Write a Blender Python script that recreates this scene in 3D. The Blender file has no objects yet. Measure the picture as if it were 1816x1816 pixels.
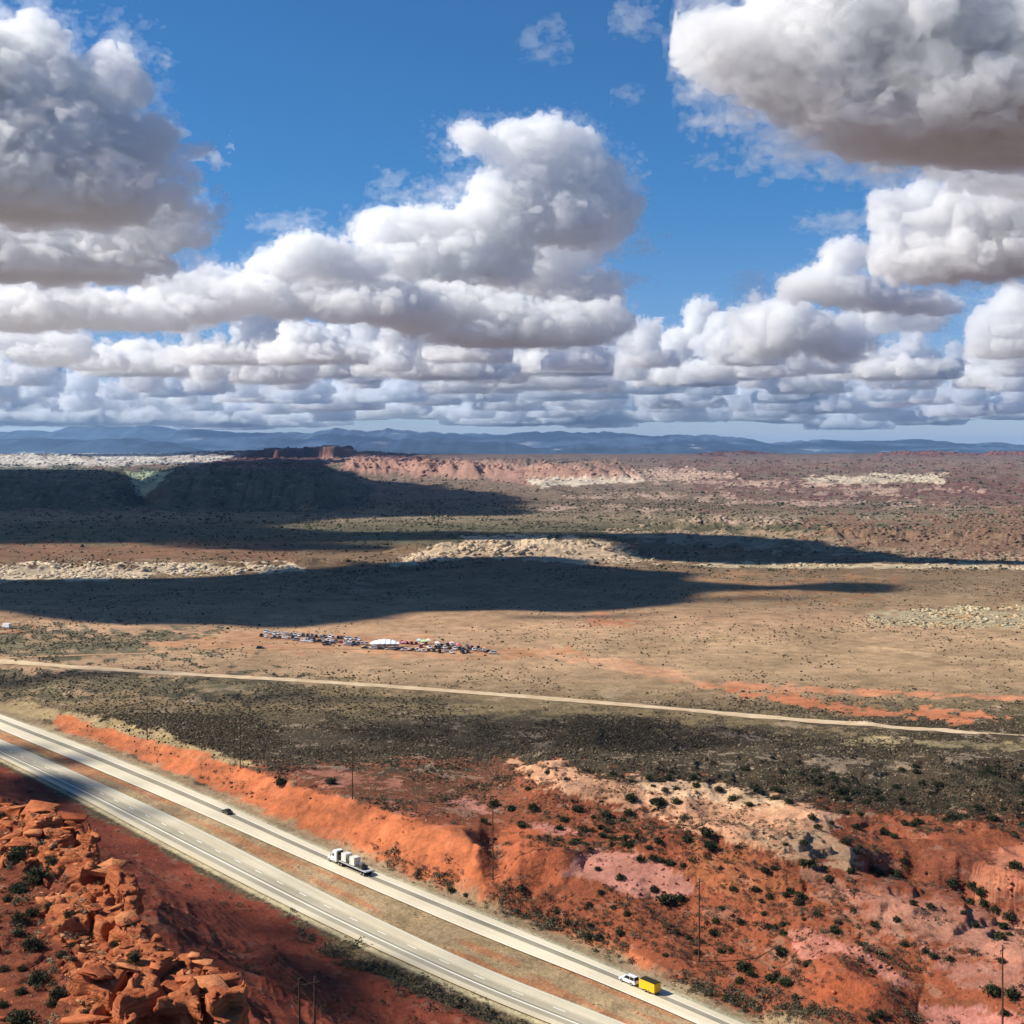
import bpy, bmesh, math, random
import numpy as np
from mathutils import Vector, Matrix
R = math.radians
F, CX, YH, HCAM = 2300.0, 908.0, 800.0, 120.0      # focal length and horizon of the view, camera height over the valley floor
S = bpy.context.scene
col = S.collection
rng = np.random.default_rng(7)
random.seed(7)

# ---------------------------------------------------------------- noise
_lat = np.random.default_rng(11).random((64, 64, 64)).astype(np.float32) * 2 - 1
def noise3(x, y, z):
    xi = np.floor(x).astype(np.int32); yi = np.floor(y).astype(np.int32); zi = np.floor(z).astype(np.int32)
    fx = (x - xi).astype(np.float32); fy = (y - yi).astype(np.float32); fz = (z - zi).astype(np.float32)
    fx = fx*fx*fx*(fx*(fx*6-15)+10); fy = fy*fy*fy*(fy*(fy*6-15)+10); fz = fz*fz*fz*(fz*(fz*6-15)+10)
    x0, y0, z0 = xi & 63, yi & 63, zi & 63
    x1, y1, z1 = (xi+1) & 63, (yi+1) & 63, (zi+1) & 63
    def l(a, b, t): return a + (b-a)*t
    return l(l(l(_lat[x0,y0,z0], _lat[x1,y0,z0], fx), l(_lat[x0,y1,z0], _lat[x1,y1,z0], fx), fy),
             l(l(_lat[x0,y0,z1], _lat[x1,y0,z1], fx), l(_lat[x0,y1,z1], _lat[x1,y1,z1], fx), fy), fz)
def noise2(x, y, s=0.0):
    xi = np.floor(x).astype(np.int32); yi = np.floor(y).astype(np.int32)
    fx = x - xi; fy = y - yi
    fx = fx*fx*fx*(fx*(fx*6-15)+10); fy = fy*fy*fy*(fy*(fy*6-15)+10)
    k = int(s) & 63; L = _lat[k]
    x0, y0, x1, y1 = xi & 63, yi & 63, (xi+1) & 63, (yi+1) & 63
    a = L[x0,y0] + (L[x1,y0]-L[x0,y0])*fx
    b = L[x0,y1] + (L[x1,y1]-L[x0,y1])*fx
    return a + (b-a)*fy
def fbm2(x, y, oct=5, s=0, gain=.5, lac=2.03):
    r = 0; a = 1.0; t = 0
    for i in range(oct):
        r = r + a*noise2(x + 17.3*i, y - 9.1*i, s+i); t += a
        a *= gain; x = x*lac; y = y*lac
    return r / t
def ridge2(x, y, oct=5, s=0, gain=.5, lac=2.03):
    r = 0; a = 1.0; t = 0
    for i in range(oct):
        r = r + a*(1-2*np.abs(noise2(x + 7.7*i, y + 3.1*i, s+i))); t += a
        a *= gain; x = x*lac; y = y*lac
    return r / t
def sm(a, b, x):
    t = np.clip((x-a)/(b-a), 0, 1); return t*t*(3-2*t)

# ---------------------------------------------------------------- object helpers
def tag(o, label=None, cat=None, group=None, kind=None):
    if label: o['label'] = label
    if cat: o['category'] = cat
    if group: o['group'] = group
    if kind: o['kind'] = kind
    return o
def link(name, me, m=None, parent=None):
    o = bpy.data.objects.new(name, me); col.objects.link(o)
    if m is not None and me is not None:
        for k in (m if isinstance(m, (list, tuple)) else [m]): me.materials.append(k)
    if parent: o.parent = parent
    return o
def mesh_np(name, v, f):
    """v (n,3) floats, f (m,3) or (m,4) ints"""
    v = np.asarray(v, np.float32); f = np.asarray(f, np.int32)
    me = bpy.data.meshes.new(name)
    n = f.shape[1]
    me.vertices.add(len(v)); me.vertices.foreach_set('co', v.ravel())
    me.loops.add(f.size); me.loops.foreach_set('vertex_index', f.ravel())
    me.polygons.add(len(f)); me.polygons.foreach_set('loop_start', np.arange(0, f.size, n, dtype=np.int32))
    me.update(calc_edges=True)
    return me
def smooth(me):
    me.polygons.foreach_set('use_smooth', np.ones(len(me.polygons), bool)); me.update()
def surface_nets(d, org, step):
    """isosurface d=0 (inside d>0) of a 3D grid -> verts, quads"""
    s = d > 0
    nx, ny, nz = d.shape
    cnt = np.zeros((nx-1, ny-1, nz-1), np.float32); acc = np.zeros((nx-1, ny-1, nz-1, 3), np.float32)
    def sl(o): return tuple(slice(o[k], [nx, ny, nz][k]-1+o[k]) for k in range(3))
    for ax in range(3):
        for u in (0, 1):
            for w in (0, 1):
                o0 = [0, 0, 0]; others = [k for k in range(3) if k != ax]
                o0[others[0]] = u; o0[others[1]] = w
                o1 = list(o0); o1[ax] = 1
                a = d[sl(o0)]; b = d[sl(o1)]
                c = (a > 0) != (b > 0)
                t = np.where(c, a/np.where(c, a-b, 1), 0)
                cnt += c
                for k in range(3):
                    acc[..., k] += np.where(c, (t if k == ax else o0[k]), 0)
    act = cnt > 0
    idx = -np.ones(act.shape, np.int64); idx[act] = np.arange(act.sum())
    ii = np.argwhere(act)
    v = (ii + acc[act]/cnt[act][:, None]) * np.asarray(step) + np.asarray(org)
    quads = []
    for ax in range(3):
        a = [slice(0, None)]*3; b = [slice(0, None)]*3
        a[ax] = slice(0, -1); b[ax] = slice(1, None)
        sa, sb = s[tuple(a)], s[tuple(b)]
        c = np.argwhere(sa != sb)
        u, w = [(1, 2), (2, 0), (0, 1)][ax]
        ok = (c[:, u] > 0) & (c[:, w] > 0) & (c[:, u] < d.shape[u]-1) & (c[:, w] < d.shape[w]-1)
        c = c[ok]
        def g(du, dw):
            q = c.copy(); q[:, u] -= du; q[:, w] -= dw
            return idx[q[:, 0], q[:, 1], q[:, 2]]
        q = np.stack([g(1, 1), g(0, 1), g(0, 0), g(1, 0)], 1)
        fl = sa[c[:, 0], c[:, 1], c[:, 2]]
        q[~fl] = q[~fl][:, ::-1]
        quads.append(q)
    q = np.concatenate(quads)
    return v, q[(q >= 0).all(1)]

# ---------------------------------------------------------------- node helpers
class NT:
    def __init__(s, name, world=False):
        if world: s.t = name.node_tree
        else:
            s.m = bpy.data.materials.new(name); s.m.use_nodes = True; s.t = s.m.node_tree
        s.t.nodes.clear()
    def n(s, ty, **kw):
        nd = s.t.nodes.new(ty)
        for k, v in kw.items(): setattr(nd, k, v)
        return nd
    def l(s, a, b): s.t.links.new(a, b)
    def val(s, sock, v):
        if hasattr(v, 'is_output'): s.l(v, sock)
        elif hasattr(v, '__len__') and len(v) == 3 and sock.type == 'RGBA': sock.default_value = (*[float(q) for q in v], 1)
        else: sock.default_value = v
    def math(s, op, a, b=None, c=None, clamp=False):
        nd = s.n('ShaderNodeMath', operation=op, use_clamp=clamp)
        for i, v in enumerate((a, b, c)):
            if v is not None: s.val(nd.inputs[i], v)
        return nd.outputs[0]
    def mix(s, f, a, b, blend='MIX'):
        nd = s.n('ShaderNodeMix', data_type='RGBA', blend_type=blend)
        s.val(nd.inputs[0], f); s.val(nd.inputs[6], a); s.val(nd.inputs[7], b)
        return nd.outputs[2]
    def noise(s, vec, scale, detail=4, rough=.55, dist=0.0):
        nd = s.n('ShaderNodeTexNoise'); s.val(nd.inputs['Vector'], vec)
        nd.inputs['Scale'].default_value = scale; nd.inputs['Detail'].default_value = detail
        nd.inputs['Roughness'].default_value = rough; nd.inputs['Distortion'].default_value = dist
        return nd.outputs[0]
    def ramp(s, x, a, b, lo=0.0, hi=1.0):
        nd = s.n('ShaderNodeMapRange', interpolation_type='SMOOTHSTEP'); s.val(nd.inputs[0], x)
        nd.inputs[1].default_value = a; nd.inputs[2].default_value = b
        nd.inputs[3].default_value = lo; nd.inputs[4].default_value = hi
        return nd.outputs[0]
    def attr(s, name, out='Fac'):
        return s.n('ShaderNodeAttribute', attribute_name=name).outputs[out]
    def pos(s): return s.n('ShaderNodeNewGeometry').outputs['Position']
    def scale(s, v, k):
        nd = s.n('ShaderNodeMapping'); s.val(nd.inputs['Vector'], v); nd.inputs['Scale'].default_value = k
        return nd.outputs[0]
    def bsdf(s, color, rough=.9, metal=0.0, spec=.2, normal=None):
        nd = s.n('ShaderNodeBsdfPrincipled')
        s.val(nd.inputs['Base Color'], color); s.val(nd.inputs['Roughness'], rough)
        nd.inputs['Metallic'].default_value = metal; nd.inputs['Specular IOR Level'].default_value = spec
        if normal is not None: s.l(normal, nd.inputs['Normal'])
        return nd.outputs[0]
    def out(s, surf=None, vol=None):
        o = s.n('ShaderNodeOutputMaterial')
        if surf is not None: s.l(surf, o.inputs[0])
        if vol is not None: s.l(vol, o.inputs[1])
        return s.m
def mat(name, color, rough=.8, metal=0.0, spec=.3):
    t = NT(name); return t.out(t.bsdf(color, rough, metal, spec))
# ---------------------------------------------------------------- camera, sun, sky
SUN_EL, SUN_A = R(40), R(-3)            # the sun stands to the left
sund = Vector((-math.cos(SUN_A)*math.cos(SUN_EL), -math.sin(SUN_A)*math.cos(SUN_EL), math.sin(SUN_EL)))
cd = bpy.data.cameras.new('camera'); cam = bpy.data.objects.new('camera', cd); col.objects.link(cam)
cam.location = (0, 0, HCAM); cam.rotation_euler = (R(90), 0, 0)
cd.sensor_width = 36; cd.lens = F/1816*36; cd.shift_y = (YH-908)/1816
cd.clip_start = 1; cd.clip_end = 400000
S.camera = cam
sl = bpy.data.lights.new('sun', 'SUN'); sl.energy = 5.0; sl.angle = R(.5); sl.color = (1, .935, .82)
so = bpy.data.objects.new('sun', sl); col.objects.link(so)
so.rotation_euler = sund.to_track_quat('Z', 'Y').to_euler()
w = bpy.data.worlds.new('World'); S.world = w; w.use_nodes = True
t = NT(w, world=True)
sk = t.n('ShaderNodeTexSky', sky_type='NISHITA'); sk.sun_disc = False
sk.sun_elevation = SUN_EL; sk.sun_rotation = math.atan2(sund.x, sund.y)
sk.altitude = 1400; sk.air_density = 1.0; sk.dust_density = .0; sk.ozone_density = 2.0
bg = t.n('ShaderNodeBackground'); bg.inputs[1].default_value = .054
tc = t.n('ShaderNodeTexCoord'); sx = t.n('ShaderNodeSeparateXYZ'); t.l(tc.outputs['Generated'], sx.inputs[0])
tint = t.mix(t.ramp(sx.outputs[2], 0.0, .22), (.92, 1.02, 1.42), (.44, 1.03, 1.50))
t.l(t.mix(1.0, sk.outputs[0], tint, 'MULTIPLY'), bg.inputs[0])
wo = t.n('ShaderNodeOutputWorld'); t.l(bg.outputs[0], wo.inputs[0])
S.view_settings.view_transform = 'Standard'; S.view_settings.look = 'None'
S.view_settings.exposure = .46; S.view_settings.gamma = 1
S.render.engine = 'CYCLES'
cy = S.cycles
cy.use_denoising = True; cy.max_bounces = 12; cy.diffuse_bounces = 3; cy.glossy_bounces = 2
cy.transmission_bounces = 4; cy.volume_bounces = 12; cy.transparent_max_bounces = 12
cy.use_adaptive_sampling = True; cy.adaptive_threshold = .02
S.render.use_persistent_data = False
# ---------------------------------------------------------------- the lie of the land
def G(px, py, z=0.0):
    """point of the land at height z that the photograph shows at pixel px, py"""
    Y = F*(HCAM-z)/(py-YH); return ((px-CX)/F*Y, Y)
def ply(xs, pts):
    p = np.array(pts, float); return np.interp(xs, p[:, 0], p[:, 1])
def seg_dist(X, Y, pts):
    """distance to a polyline and side (+ to the left of its direction)"""
    best = np.full(X.shape, 1e18); sgn = np.ones(X.shape)
    for (x0, y0), (x1, y1) in zip(pts[:-1], pts[1:]):
        dx, dy = x1-x0, y1-y0; L2 = dx*dx+dy*dy
        t = np.clip(((X-x0)*dx+(Y-y0)*dy)/L2, 0, 1)
        ex, ey = X-x0-t*dx, Y-y0-t*dy; d = ex*ex+ey*ey
        m = d < best; best = np.where(m, d, best)
        sgn = np.where(m, np.sign(dx*(Y-y0)-dy*(X-x0)), sgn)
    return np.sqrt(best), sgn
def near_dist(X, Y, pts, ymax=1500):
    q = (Y < ymax) & (Y > 20) & (np.abs(X) < 1100)
    d = np.full(X.shape, 1e4); s = np.ones(X.shape)
    # beyond the reach of the line the far side counts
    if q.any(): d[q], s[q] = seg_dist(X[q], Y[q], pts)
    s = np.where(q, s, np.where(Y <= 20, -1, 1)); return d, s
def poly_sd(px, py, poly):
    """signed distance to a closed polygon, + inside"""
    d, _ = seg_dist(px, py, list(poly)+[poly[0]])
    ins = np.zeros(px.shape, bool); n = len(poly)
    for i in range(n):
        (x0, y0), (x1, y1) = poly[i], poly[(i+1) % n]
        if y0 == y1: continue
        c = ((y0 > py) != (y1 > py)) & (px < (x1-x0)*(py-y0)/(y1-y0)+x0)
        ins ^= c
    return np.where(ins, d, -d)
def chain(px, rows, n=260, x0=-700, x1=1700):
    """a line of the highway: photo pixels -> ground points"""
    xs = np.linspace(x0, x1, n); ys = np.interp(xs, px, rows)
    # beyond the measured stretch run on towards the vanishing point / straight on
    lo = xs < px[0]; ys[lo] = rows[0]+(xs[lo]-px[0])*(rows[0]-800)/(px[0]+1085)
    hi = xs > px[-1]; ys[hi] = rows[-1]+(xs[hi]-px[-1])*(rows[-1]-800)/(px[-1]+1085)
    k = np.ones(21)/21
    yy = np.concatenate([ys[0]-(ys[1]-ys[0])*np.arange(10, 0, -1), ys, ys[-1]+(ys[-1]-ys[-2])*np.arange(1, 11)])
    ys = np.convolve(yy, k, 'valid')
    Yg = F*HCAM/(ys-YH); return np.stack([(xs-CX)/F*Yg, Yg], 1)
RX = [0, 100, 350, 600, 850, 1100, 1250]
U_TOP = chain(RX, [1269, 1302, 1404, 1519, 1620, 1722, 1786])
U_BOT = chain(RX, [1295, 1334, 1440, 1551, 1658, 1756, 1822])
L_TOP = chain(RX, [1312, 1353, 1467, 1596, 1714, 1811, 1872])
L_BOT = chain(RX, [1345, 1391, 1526, 1652, 1765, 1864, 1926])
BANK0 = chain(RX, [1262, 1292, 1388, 1503, 1604, 1705, 1768])
MED = chain(RX, [1303, 1343, 1453, 1574, 1686, 1784, 1846])
MESA_TOP = 85.0
MESA = [G(*p, MESA_TOP) for p in [(0, 1422), (40, 1430), (110, 1438), (154, 1455), (140, 1476), (152, 1500), (188, 1512), (226, 1535),
        (215, 1560), (203, 1588), (218, 1605), (236, 1622), (262, 1640), (277, 1663), (322, 1670), (365, 1688), (388, 1706), (378, 1732),
        (368, 1762), (352, 1792), (306, 1742), (268, 1720), (222, 1750), (198, 1816), (186, 1905)]]
MESA = [(-330, 470), (-235, 400), (-140, 262), (-90, 186), (-62, 145)] + MESA + [(-16, 66), (-6, 50), (4, 30), (0, -200), (-900, -200), (-900, 470)]
MESA_EDGE = MESA[:-3]

FINS = [(x, y) for x, y in [(600, 5400), (700, 5300), (850, 5100), (1000, 5000), (1130, 5200)]]
def height(X, Y):
    Ys = np.maximum(Y, 30.0); px = CX+F*X/Ys
    z = np.interp(Y, [0, 2500, 2760, 3700, 5200, 7200, 9300, 9800, 12500, 50000], [0, 0, 1, 7, 29, 58, 100, 96, 30, 0])
    far = sm(2400, 3600, Y)
    z = z + (fbm2(X/170, Y/170, 4, 1)*3.0*sm(560, 1000, Y)*(1-far) + fbm2(X/420, Y/420, 6, 2, .55)*22*far*sm(9600, 8200, Y))
    z = z + ridge2(X/240, Y/300, 5, 9)*10*far*sm(9600, 8600, Y)
    # highway bank and the broken country beyond it
    d, s = near_dist(X, Y, BANK0[::6]); t = np.where(s > 0, d, -d)          # t > 0 beyond the highway
    hb = ply(px, [(-400, 2), (60, 2), (150, 5), (300, 8), (620, 9.5), (800, 9.5), (850, 8.5), (885, 3.5), (930, 2), (960, 3), (1000, 4.6), (1130, 5), (1185, 3), (1230, 1), (1500, 1), (2200, 1)])
    rough = fbm2(X/9, Y/9, 4, 3)
    lim = (0 < t) & (Y < 1500)
    rise = sm(0, 17, t + rough*2.5)
    pe = sm(14, 50, t); bank = (hb*(1-pe)+6.0*pe)*rise*(1-.6*sm(60, 260, t))
    hz = sm(840, 1000, px)*sm(620, 400, Y)*sm(14, 60, t)                   # hummocky country right of the bank
    hum = (ridge2(X/62, Y/62, 5, 5, .5)*5.5 + fbm2(X/26, Y/26, 5, 6)*3.2 + 4.5)*hz
    z = z + np.where(lim, bank + hum + rough*.12*rise, 0)
    def mound(p, q, zb, rx, ry, h, k=1.0):
        gx, gy = G(p, q, zb)
        w = noise2(X/7, Y/7, 4)*.12
        return h*np.clip(1-np.sqrt(((X-gx)/rx)**2+((Y-gy)/ry)**2)-w, 0, 1)**k
    z = z + mound(935, 1540, 5, 17, 20, 10, .8) + mound(905, 1575, 3, 9, 9, 4)
    z = z + mound(1488, 1755, 4, 17, 20, 8, .75)
    z = z + mound(1115, 1545, 6, 24, 20, 5, .7) + mound(1290, 1560, 6, 26, 30, 6, .9) + mound(1440, 1660, 5, 17, 14, 4, .7)
    # ravine on the right
    rv, _ = seg_dist(X, Y, [G(1480, 1590, 4), G(1600, 1572, 4), G(1690, 1585, 4), G(1760, 1610, 4), G(1850, 1660, 4)])
    z = z - 16*sm(14, 3.5, rv+rough*3)*sm(1500, 1590, px)
    rv2, _ = seg_dist(X, Y, [G(860, 1475, 8), G(880, 1530, 5), G(880, 1590, 2), G(900, 1620, 0)])
    z = z - 4*sm(7, 1, rv2+rough*1.5)*sm(0, 12, t)
    # rock steps: quantise a little where rock is bare
    zr = (z+rough*.6)/1.7; st = (np.floor(zr)+sm(.38, .62, zr-np.floor(zr)))*1.7
    z = z + np.where(lim, (st-rough*.6-z)*hz*.85*sm(-.25, .1, fbm2(X/40, Y/40, 3, 8)), 0)
    # highway corridor: flat, a shade below the paving
    dm, _ = near_dist(X, Y, MED[::6])
    cor = sm(44, 22, dm)
    z = np.where(t < 0, z*(1-cor)-.35*cor + .25*rough*(1-sm(2.5, 5, np.abs(dm))), np.where(t < 12, z - .35*(1-sm(0, 9, t)), z))
    # long slope from the mesa down to the highway
    de, _ = near_dist(X, Y, MESA_EDGE); dr, rs = near_dist(X, Y, L_BOT[::6])
    near = (rs < 0) & (Y < 1200)
    inm = np.full(X.shape, -9e3); q_ = (Y < 480) & (X < 60); inm[q_] = poly_sd(X[q_], Y[q_], MESA)
    r = de/(de+np.maximum(dr-7, 0)+1e-6)
    er = ridge2(X/30+Y/90, Y/46, 5, 12)
    tal = 63*(1-r)**1.55 + er*5.5*sm(0, .2, r)*sm(1, .6, r) + rough*1.0*sm(1, .8, r)
    emb = 2.4*np.exp(-((dr-16)/6)**2)*sm(560, 700, px)
    z = np.where(near & (inm < 0), np.maximum(tal+emb, 0)*sm(5, 12, dr) + z*(sm(12, 5, dr)), z)
    z = np.where(inm >= 0, tal*0 + 63 + 17.5*sm(1.5, 4.5, inm) + sm(60, 300, Y)*0, z)
    # valley outcrop with slabs, rim rock, mesas, cliffs and buttes far off
    x_, y_ = G(925, 985); ell = ((X-x_)/165)**2 + ((Y-y_-40)/70)**2
    rr = ridge2(X/34, Y/60, 5, 20, .6)
    z = z + np.clip(1-ell, 0, 1)**.6*(10+10*rr)*np.where(np.abs(Y-y_) < 200, 1, 0)
    rim = np.exp(-((Y-np.interp(px, [0, 300, 560, 700], [1290, 1290, 1345, 1380])-25*fbm2(X/60, Y/60, 3, 22))/30)**2)*sm(720, 560, px)
    z = z + rim*(5+5*rr)
    rim2 = np.exp(-((Y-np.interp(px, [1100, 1300, 1500, 1700, 1900], [1990, 1950, 1760, 1650, 1620])-60*fbm2(X/90, Y/90, 3, 23))/70)**2)*sm(1080, 1200, px)
    z = z + rim2*(9+14*rr)
    xq = CX+F*X/Ys + 14*fbm2(X/130, Y/130, 4, 30)
    front = np.interp(xq, [-900, 0, 215, 252, 300, 560, 610, 680], [2560, 2600, 2690, 2850, 2700, 2620, 2900, 3600])
    topz = np.interp(xq, [-900, 0, 205, 250, 285, 350, 560, 600, 690], [56, 58, 55, 30, 52, 76, 78, 50, 0])
    up = sm(0, 190, Y-front-34*ridge2(X/80, Y/260, 4, 31)+20)
    z = np.where((Y > 2200) & (Y < 5200), np.maximum(z, topz*up*sm(5200, 4000, Y)*np.where(xq < 690, 1, 0)+z*.3), z)
    c_ = sm(590, 640, px)*sm(1165, 1090, px)
    yb = np.interp(px, [590, 850, 1130], [5000, 4500, 4100])
    fin = np.maximum(ridge2(X/75+Y/300, Y/420, 4, 33, .6), -.2)
    z = z + c_*sm(0, 90, Y-yb)*sm(1900, 700, Y-yb)*(22+48*fin)
    bt = np.interp(px, [300, 345, 400, 470, 480, 560, 575, 622, 632, 700, 800], [0, 12, 20, 30, 40, 42, 52, 50, 22, 10, 0])
    cl = sm(8050, 8120, Y+260*noise2(X/160, Y/300, 35)+90*noise2(X/50, Y/90, 36))
    z = z + cl*sm(9100, 8900, Y)*bt*1.35*(.78+.3*noise2(X/60, Y/200, 37))*np.where((px > 290) & (px < 810), 1, 0)
    b2 = np.interp(px, [1230, 1262, 1345, 1365, 1550, 1570, 1610, 1690, 1705, 1745, 1760, 1830, 2100], [0, 12, 14, 2, 2, 12, 16, 15, 3, 3, 15, 17, 15])
    z = z + sm(8700, 8800, Y+200*noise2(X/120, Y/200, 38))*sm(9350, 9250, Y)*np.where(px > 1225, 1, 0)*b2*(1+.5*noise2(X/70, Y/150, 39))
    return z

def at_px(px, py, zmin=150, zmax=2600):
    Ys = np.geomspace(zmin, zmax, 900); X = (px-CX)/F*Ys; L = HCAM-(py-YH)/F*Ys
    H = height(X, Ys); i = int(np.argmax(L <= H)); y = Ys[i]
    return Vector((X[i], y, H[i]))
def srgb(c):
    c = np.asarray(c, float)/255; return np.where(c <= .04045, c/12.92, ((c+.055)/1.055)**2.4)
LIT = 1.4                                   # how bright white ground is under this sun and sky
def alb(c):
    a = srgb(c)/LIT; l = a.mean(); return np.clip((a*.87+l*.13)*np.array([1.0, 1.06, 1.0]), 0, .85)

# rows and columns of the sheet
rowsY = np.concatenate([np.arange(-400, 60, 20), np.arange(60, 190, 1.3), np.arange(190, 560, .85), np.arange(560, 900, 2.0), np.arange(900, 1500, 3.6),
                        np.arange(1500, 3000, 7.5), np.arange(3000, 9600, 21), np.geomspace(9600, 60000, 50)])
tn = np.concatenate([-np.geomspace(3, .66, 40), np.linspace(-.65, -.42, 60)[:-1], np.linspace(-.42, .42, 1060), np.linspace(.42, .65, 60)[1:], np.geomspace(.66, 3, 40)])
Yg, Tg = np.meshgrid(rowsY, tn, indexing='ij')
Xg = Tg*np.maximum(Yg, 60+(Yg-60)*.0)
jit = np.where(Yg > 80, 1, 0)
Xg = Xg.ravel(); Yg = Yg.ravel()
Zg = height(Xg, Yg)
nr, nc = len(rowsY), len(tn)
a = (np.arange(nr-1)[:, None]*nc+np.arange(nc-1)[None, :]).ravel()
land_me = mesh_np('terrain', np.stack([Xg, Yg, Zg], 1), np.stack([a, a+1, a+nc+1, a+nc], 1))
smooth(land_me)

# ---- what the ground is made of
def paint(X, Y, Z):
    Ys = np.maximum(Y, 60.0)
    px = CX+F*X/Ys; py = YH+F*(HCAM-Z)/Ys
    n1 = fbm2(X/60, Y/60, 5, 40); n2 = fbm2(px/38, py/13, 4, 41); n3 = fbm2(X/14, Y/14, 4, 42)
    nb = fbm2(px/26, py/7, 6, 60, .62)
    pyw = py + 7*n2*sm(830, 1000, py) + 5*n1*sm(1000, 1300, py); pxw = px + 34*n2
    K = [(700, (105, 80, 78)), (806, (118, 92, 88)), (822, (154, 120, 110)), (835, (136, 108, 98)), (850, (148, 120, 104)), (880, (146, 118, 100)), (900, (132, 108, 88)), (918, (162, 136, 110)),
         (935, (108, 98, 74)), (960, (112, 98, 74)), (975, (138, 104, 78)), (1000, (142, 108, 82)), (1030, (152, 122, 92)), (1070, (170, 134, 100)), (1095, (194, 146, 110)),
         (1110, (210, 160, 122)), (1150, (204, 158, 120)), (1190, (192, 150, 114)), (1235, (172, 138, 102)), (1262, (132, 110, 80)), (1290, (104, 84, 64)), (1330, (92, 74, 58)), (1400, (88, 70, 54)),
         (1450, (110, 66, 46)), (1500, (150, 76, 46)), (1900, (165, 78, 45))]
    ks = [k[0] for k in K]; kc = np.array([alb(k[1]) for k in K])
    c = np.stack([np.interp(pyw, ks, kc[:, i]) for i in range(3)], 1)
    scrub = np.interp(pyw, [800, 900, 1000, 1100, 1150, 1200, 1240, 1290, 1400, 1460, 1600], [.6, .6, .35, .2, .12, .2, .5, .85, .8, .4, .25])
    rock = np.zeros(len(X))
    def lay(m, col=None, sc=None, rk=None):
        nonlocal c, scrub, rock
        if col is not None: c = c*(1-m[:, None])+alb(col)[None, :]*m[:, None]
        if sc is not None: scrub = scrub*(1-m)+sc*m
        if rk is not None: rock = rock*(1-m)+rk*m
    def zone(poly, col, soft=8, warp=1.0, sc=None, rk=None, amt=1.0):
        p = np.array(poly); pad = 60
        q = (px > p[:, 0].min()-pad) & (px < p[:, 0].max()+pad) & (py > p[:, 1].min()-pad) & (py < p[:, 1].max()+pad)
        m = np.zeros(len(X))
        asp = 1.0
        sd = poly_sd(px[q]+26*warp*n2[q], py[q]+(9*n3[q]+7*n1[q])*warp, poly)
        sd = sd + nb[q]*soft*5.5*min(1, warp+.2) + n3[q]*soft*1.5
        m[q] = sm(-soft*.45, soft*.45, sd)*amt*np.clip(.86+.5*nb[q], 0, 1)
        lay(m, col, sc, rk); return m
    # far plateau
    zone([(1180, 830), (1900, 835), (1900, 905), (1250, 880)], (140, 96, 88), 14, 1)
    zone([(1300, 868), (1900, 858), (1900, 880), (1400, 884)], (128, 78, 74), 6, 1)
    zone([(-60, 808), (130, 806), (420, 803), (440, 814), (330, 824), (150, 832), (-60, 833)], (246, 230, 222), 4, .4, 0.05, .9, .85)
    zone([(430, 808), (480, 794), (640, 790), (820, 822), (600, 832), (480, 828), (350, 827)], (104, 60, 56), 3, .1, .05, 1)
    zone([(560, 812), (700, 812), (900, 822), (1140, 832), (1140, 856), (950, 862), (820, 846), (600, 836)], (186, 134, 118), 3, .35, .02, 1)
    zone([(930, 850), (1130, 845), (1150, 855), (960, 864)], (232, 208, 186), 2, .3, .0, 1)
    zone([(1110, 832), (1290, 836), (1310, 848), (1120, 852)], (222, 178, 156), 3, .4, .0, 1, .9)
    zone([(1420, 848), (1560, 840), (1680, 844), (1670, 854), (1440, 858)], (232, 206, 178), 3, .4, .0, 1, .9)
    zone([(1050, 836), (1250, 842), (1240, 850), (1060, 850)], (196, 166, 146), 3, .5, .1, 1, .5)
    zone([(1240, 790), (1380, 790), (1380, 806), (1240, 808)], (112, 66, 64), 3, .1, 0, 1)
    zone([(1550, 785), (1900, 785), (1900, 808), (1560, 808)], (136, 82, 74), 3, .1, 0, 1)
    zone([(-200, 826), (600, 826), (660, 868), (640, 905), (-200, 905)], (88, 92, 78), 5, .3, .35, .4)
    zone([(225, 838), (300, 838), (262, 880), (246, 880)], (176, 182, 150), 3, .2, .1, .6)
    zone([(560, 866), (1900, 862), (1900, 936), (700, 936)], None, 8, 1, None, .42)
    for q_ in [(1150, 858, 330), (1330, 870, 420), (1000, 880, 300), (1250, 892, 380), (1560, 900, 300), (950, 902, 260), (1500, 918, 340), (1150, 924, 420)]:
        zone([(q_[0], q_[1]), (q_[0]+q_[2]*.5, q_[1]-2.5), (q_[0]+q_[2], q_[1]+1), (q_[0]+q_[2]*.5, q_[1]+3)], (204, 166, 146), 3, .8, .1, .7, .8)
    # valley floor, far half
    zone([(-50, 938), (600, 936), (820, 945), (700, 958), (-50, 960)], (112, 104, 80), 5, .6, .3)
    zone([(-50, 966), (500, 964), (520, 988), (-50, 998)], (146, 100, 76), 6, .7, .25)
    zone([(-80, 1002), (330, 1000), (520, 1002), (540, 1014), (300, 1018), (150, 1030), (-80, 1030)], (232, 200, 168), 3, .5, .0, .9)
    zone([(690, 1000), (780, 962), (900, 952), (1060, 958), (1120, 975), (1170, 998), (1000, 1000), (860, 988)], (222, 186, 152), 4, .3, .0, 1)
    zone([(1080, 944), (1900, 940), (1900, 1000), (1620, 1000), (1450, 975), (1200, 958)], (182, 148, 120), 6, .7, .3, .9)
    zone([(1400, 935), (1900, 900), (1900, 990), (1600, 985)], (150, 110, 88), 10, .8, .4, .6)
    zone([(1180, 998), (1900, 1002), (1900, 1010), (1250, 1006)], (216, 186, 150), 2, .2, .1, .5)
    zone([(1530, 1088), (1640, 1078), (1900, 1084), (1900, 1118), (1700, 1116), (1540, 1110)], (206, 184, 146), 4, .5, .45, .9)
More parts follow.
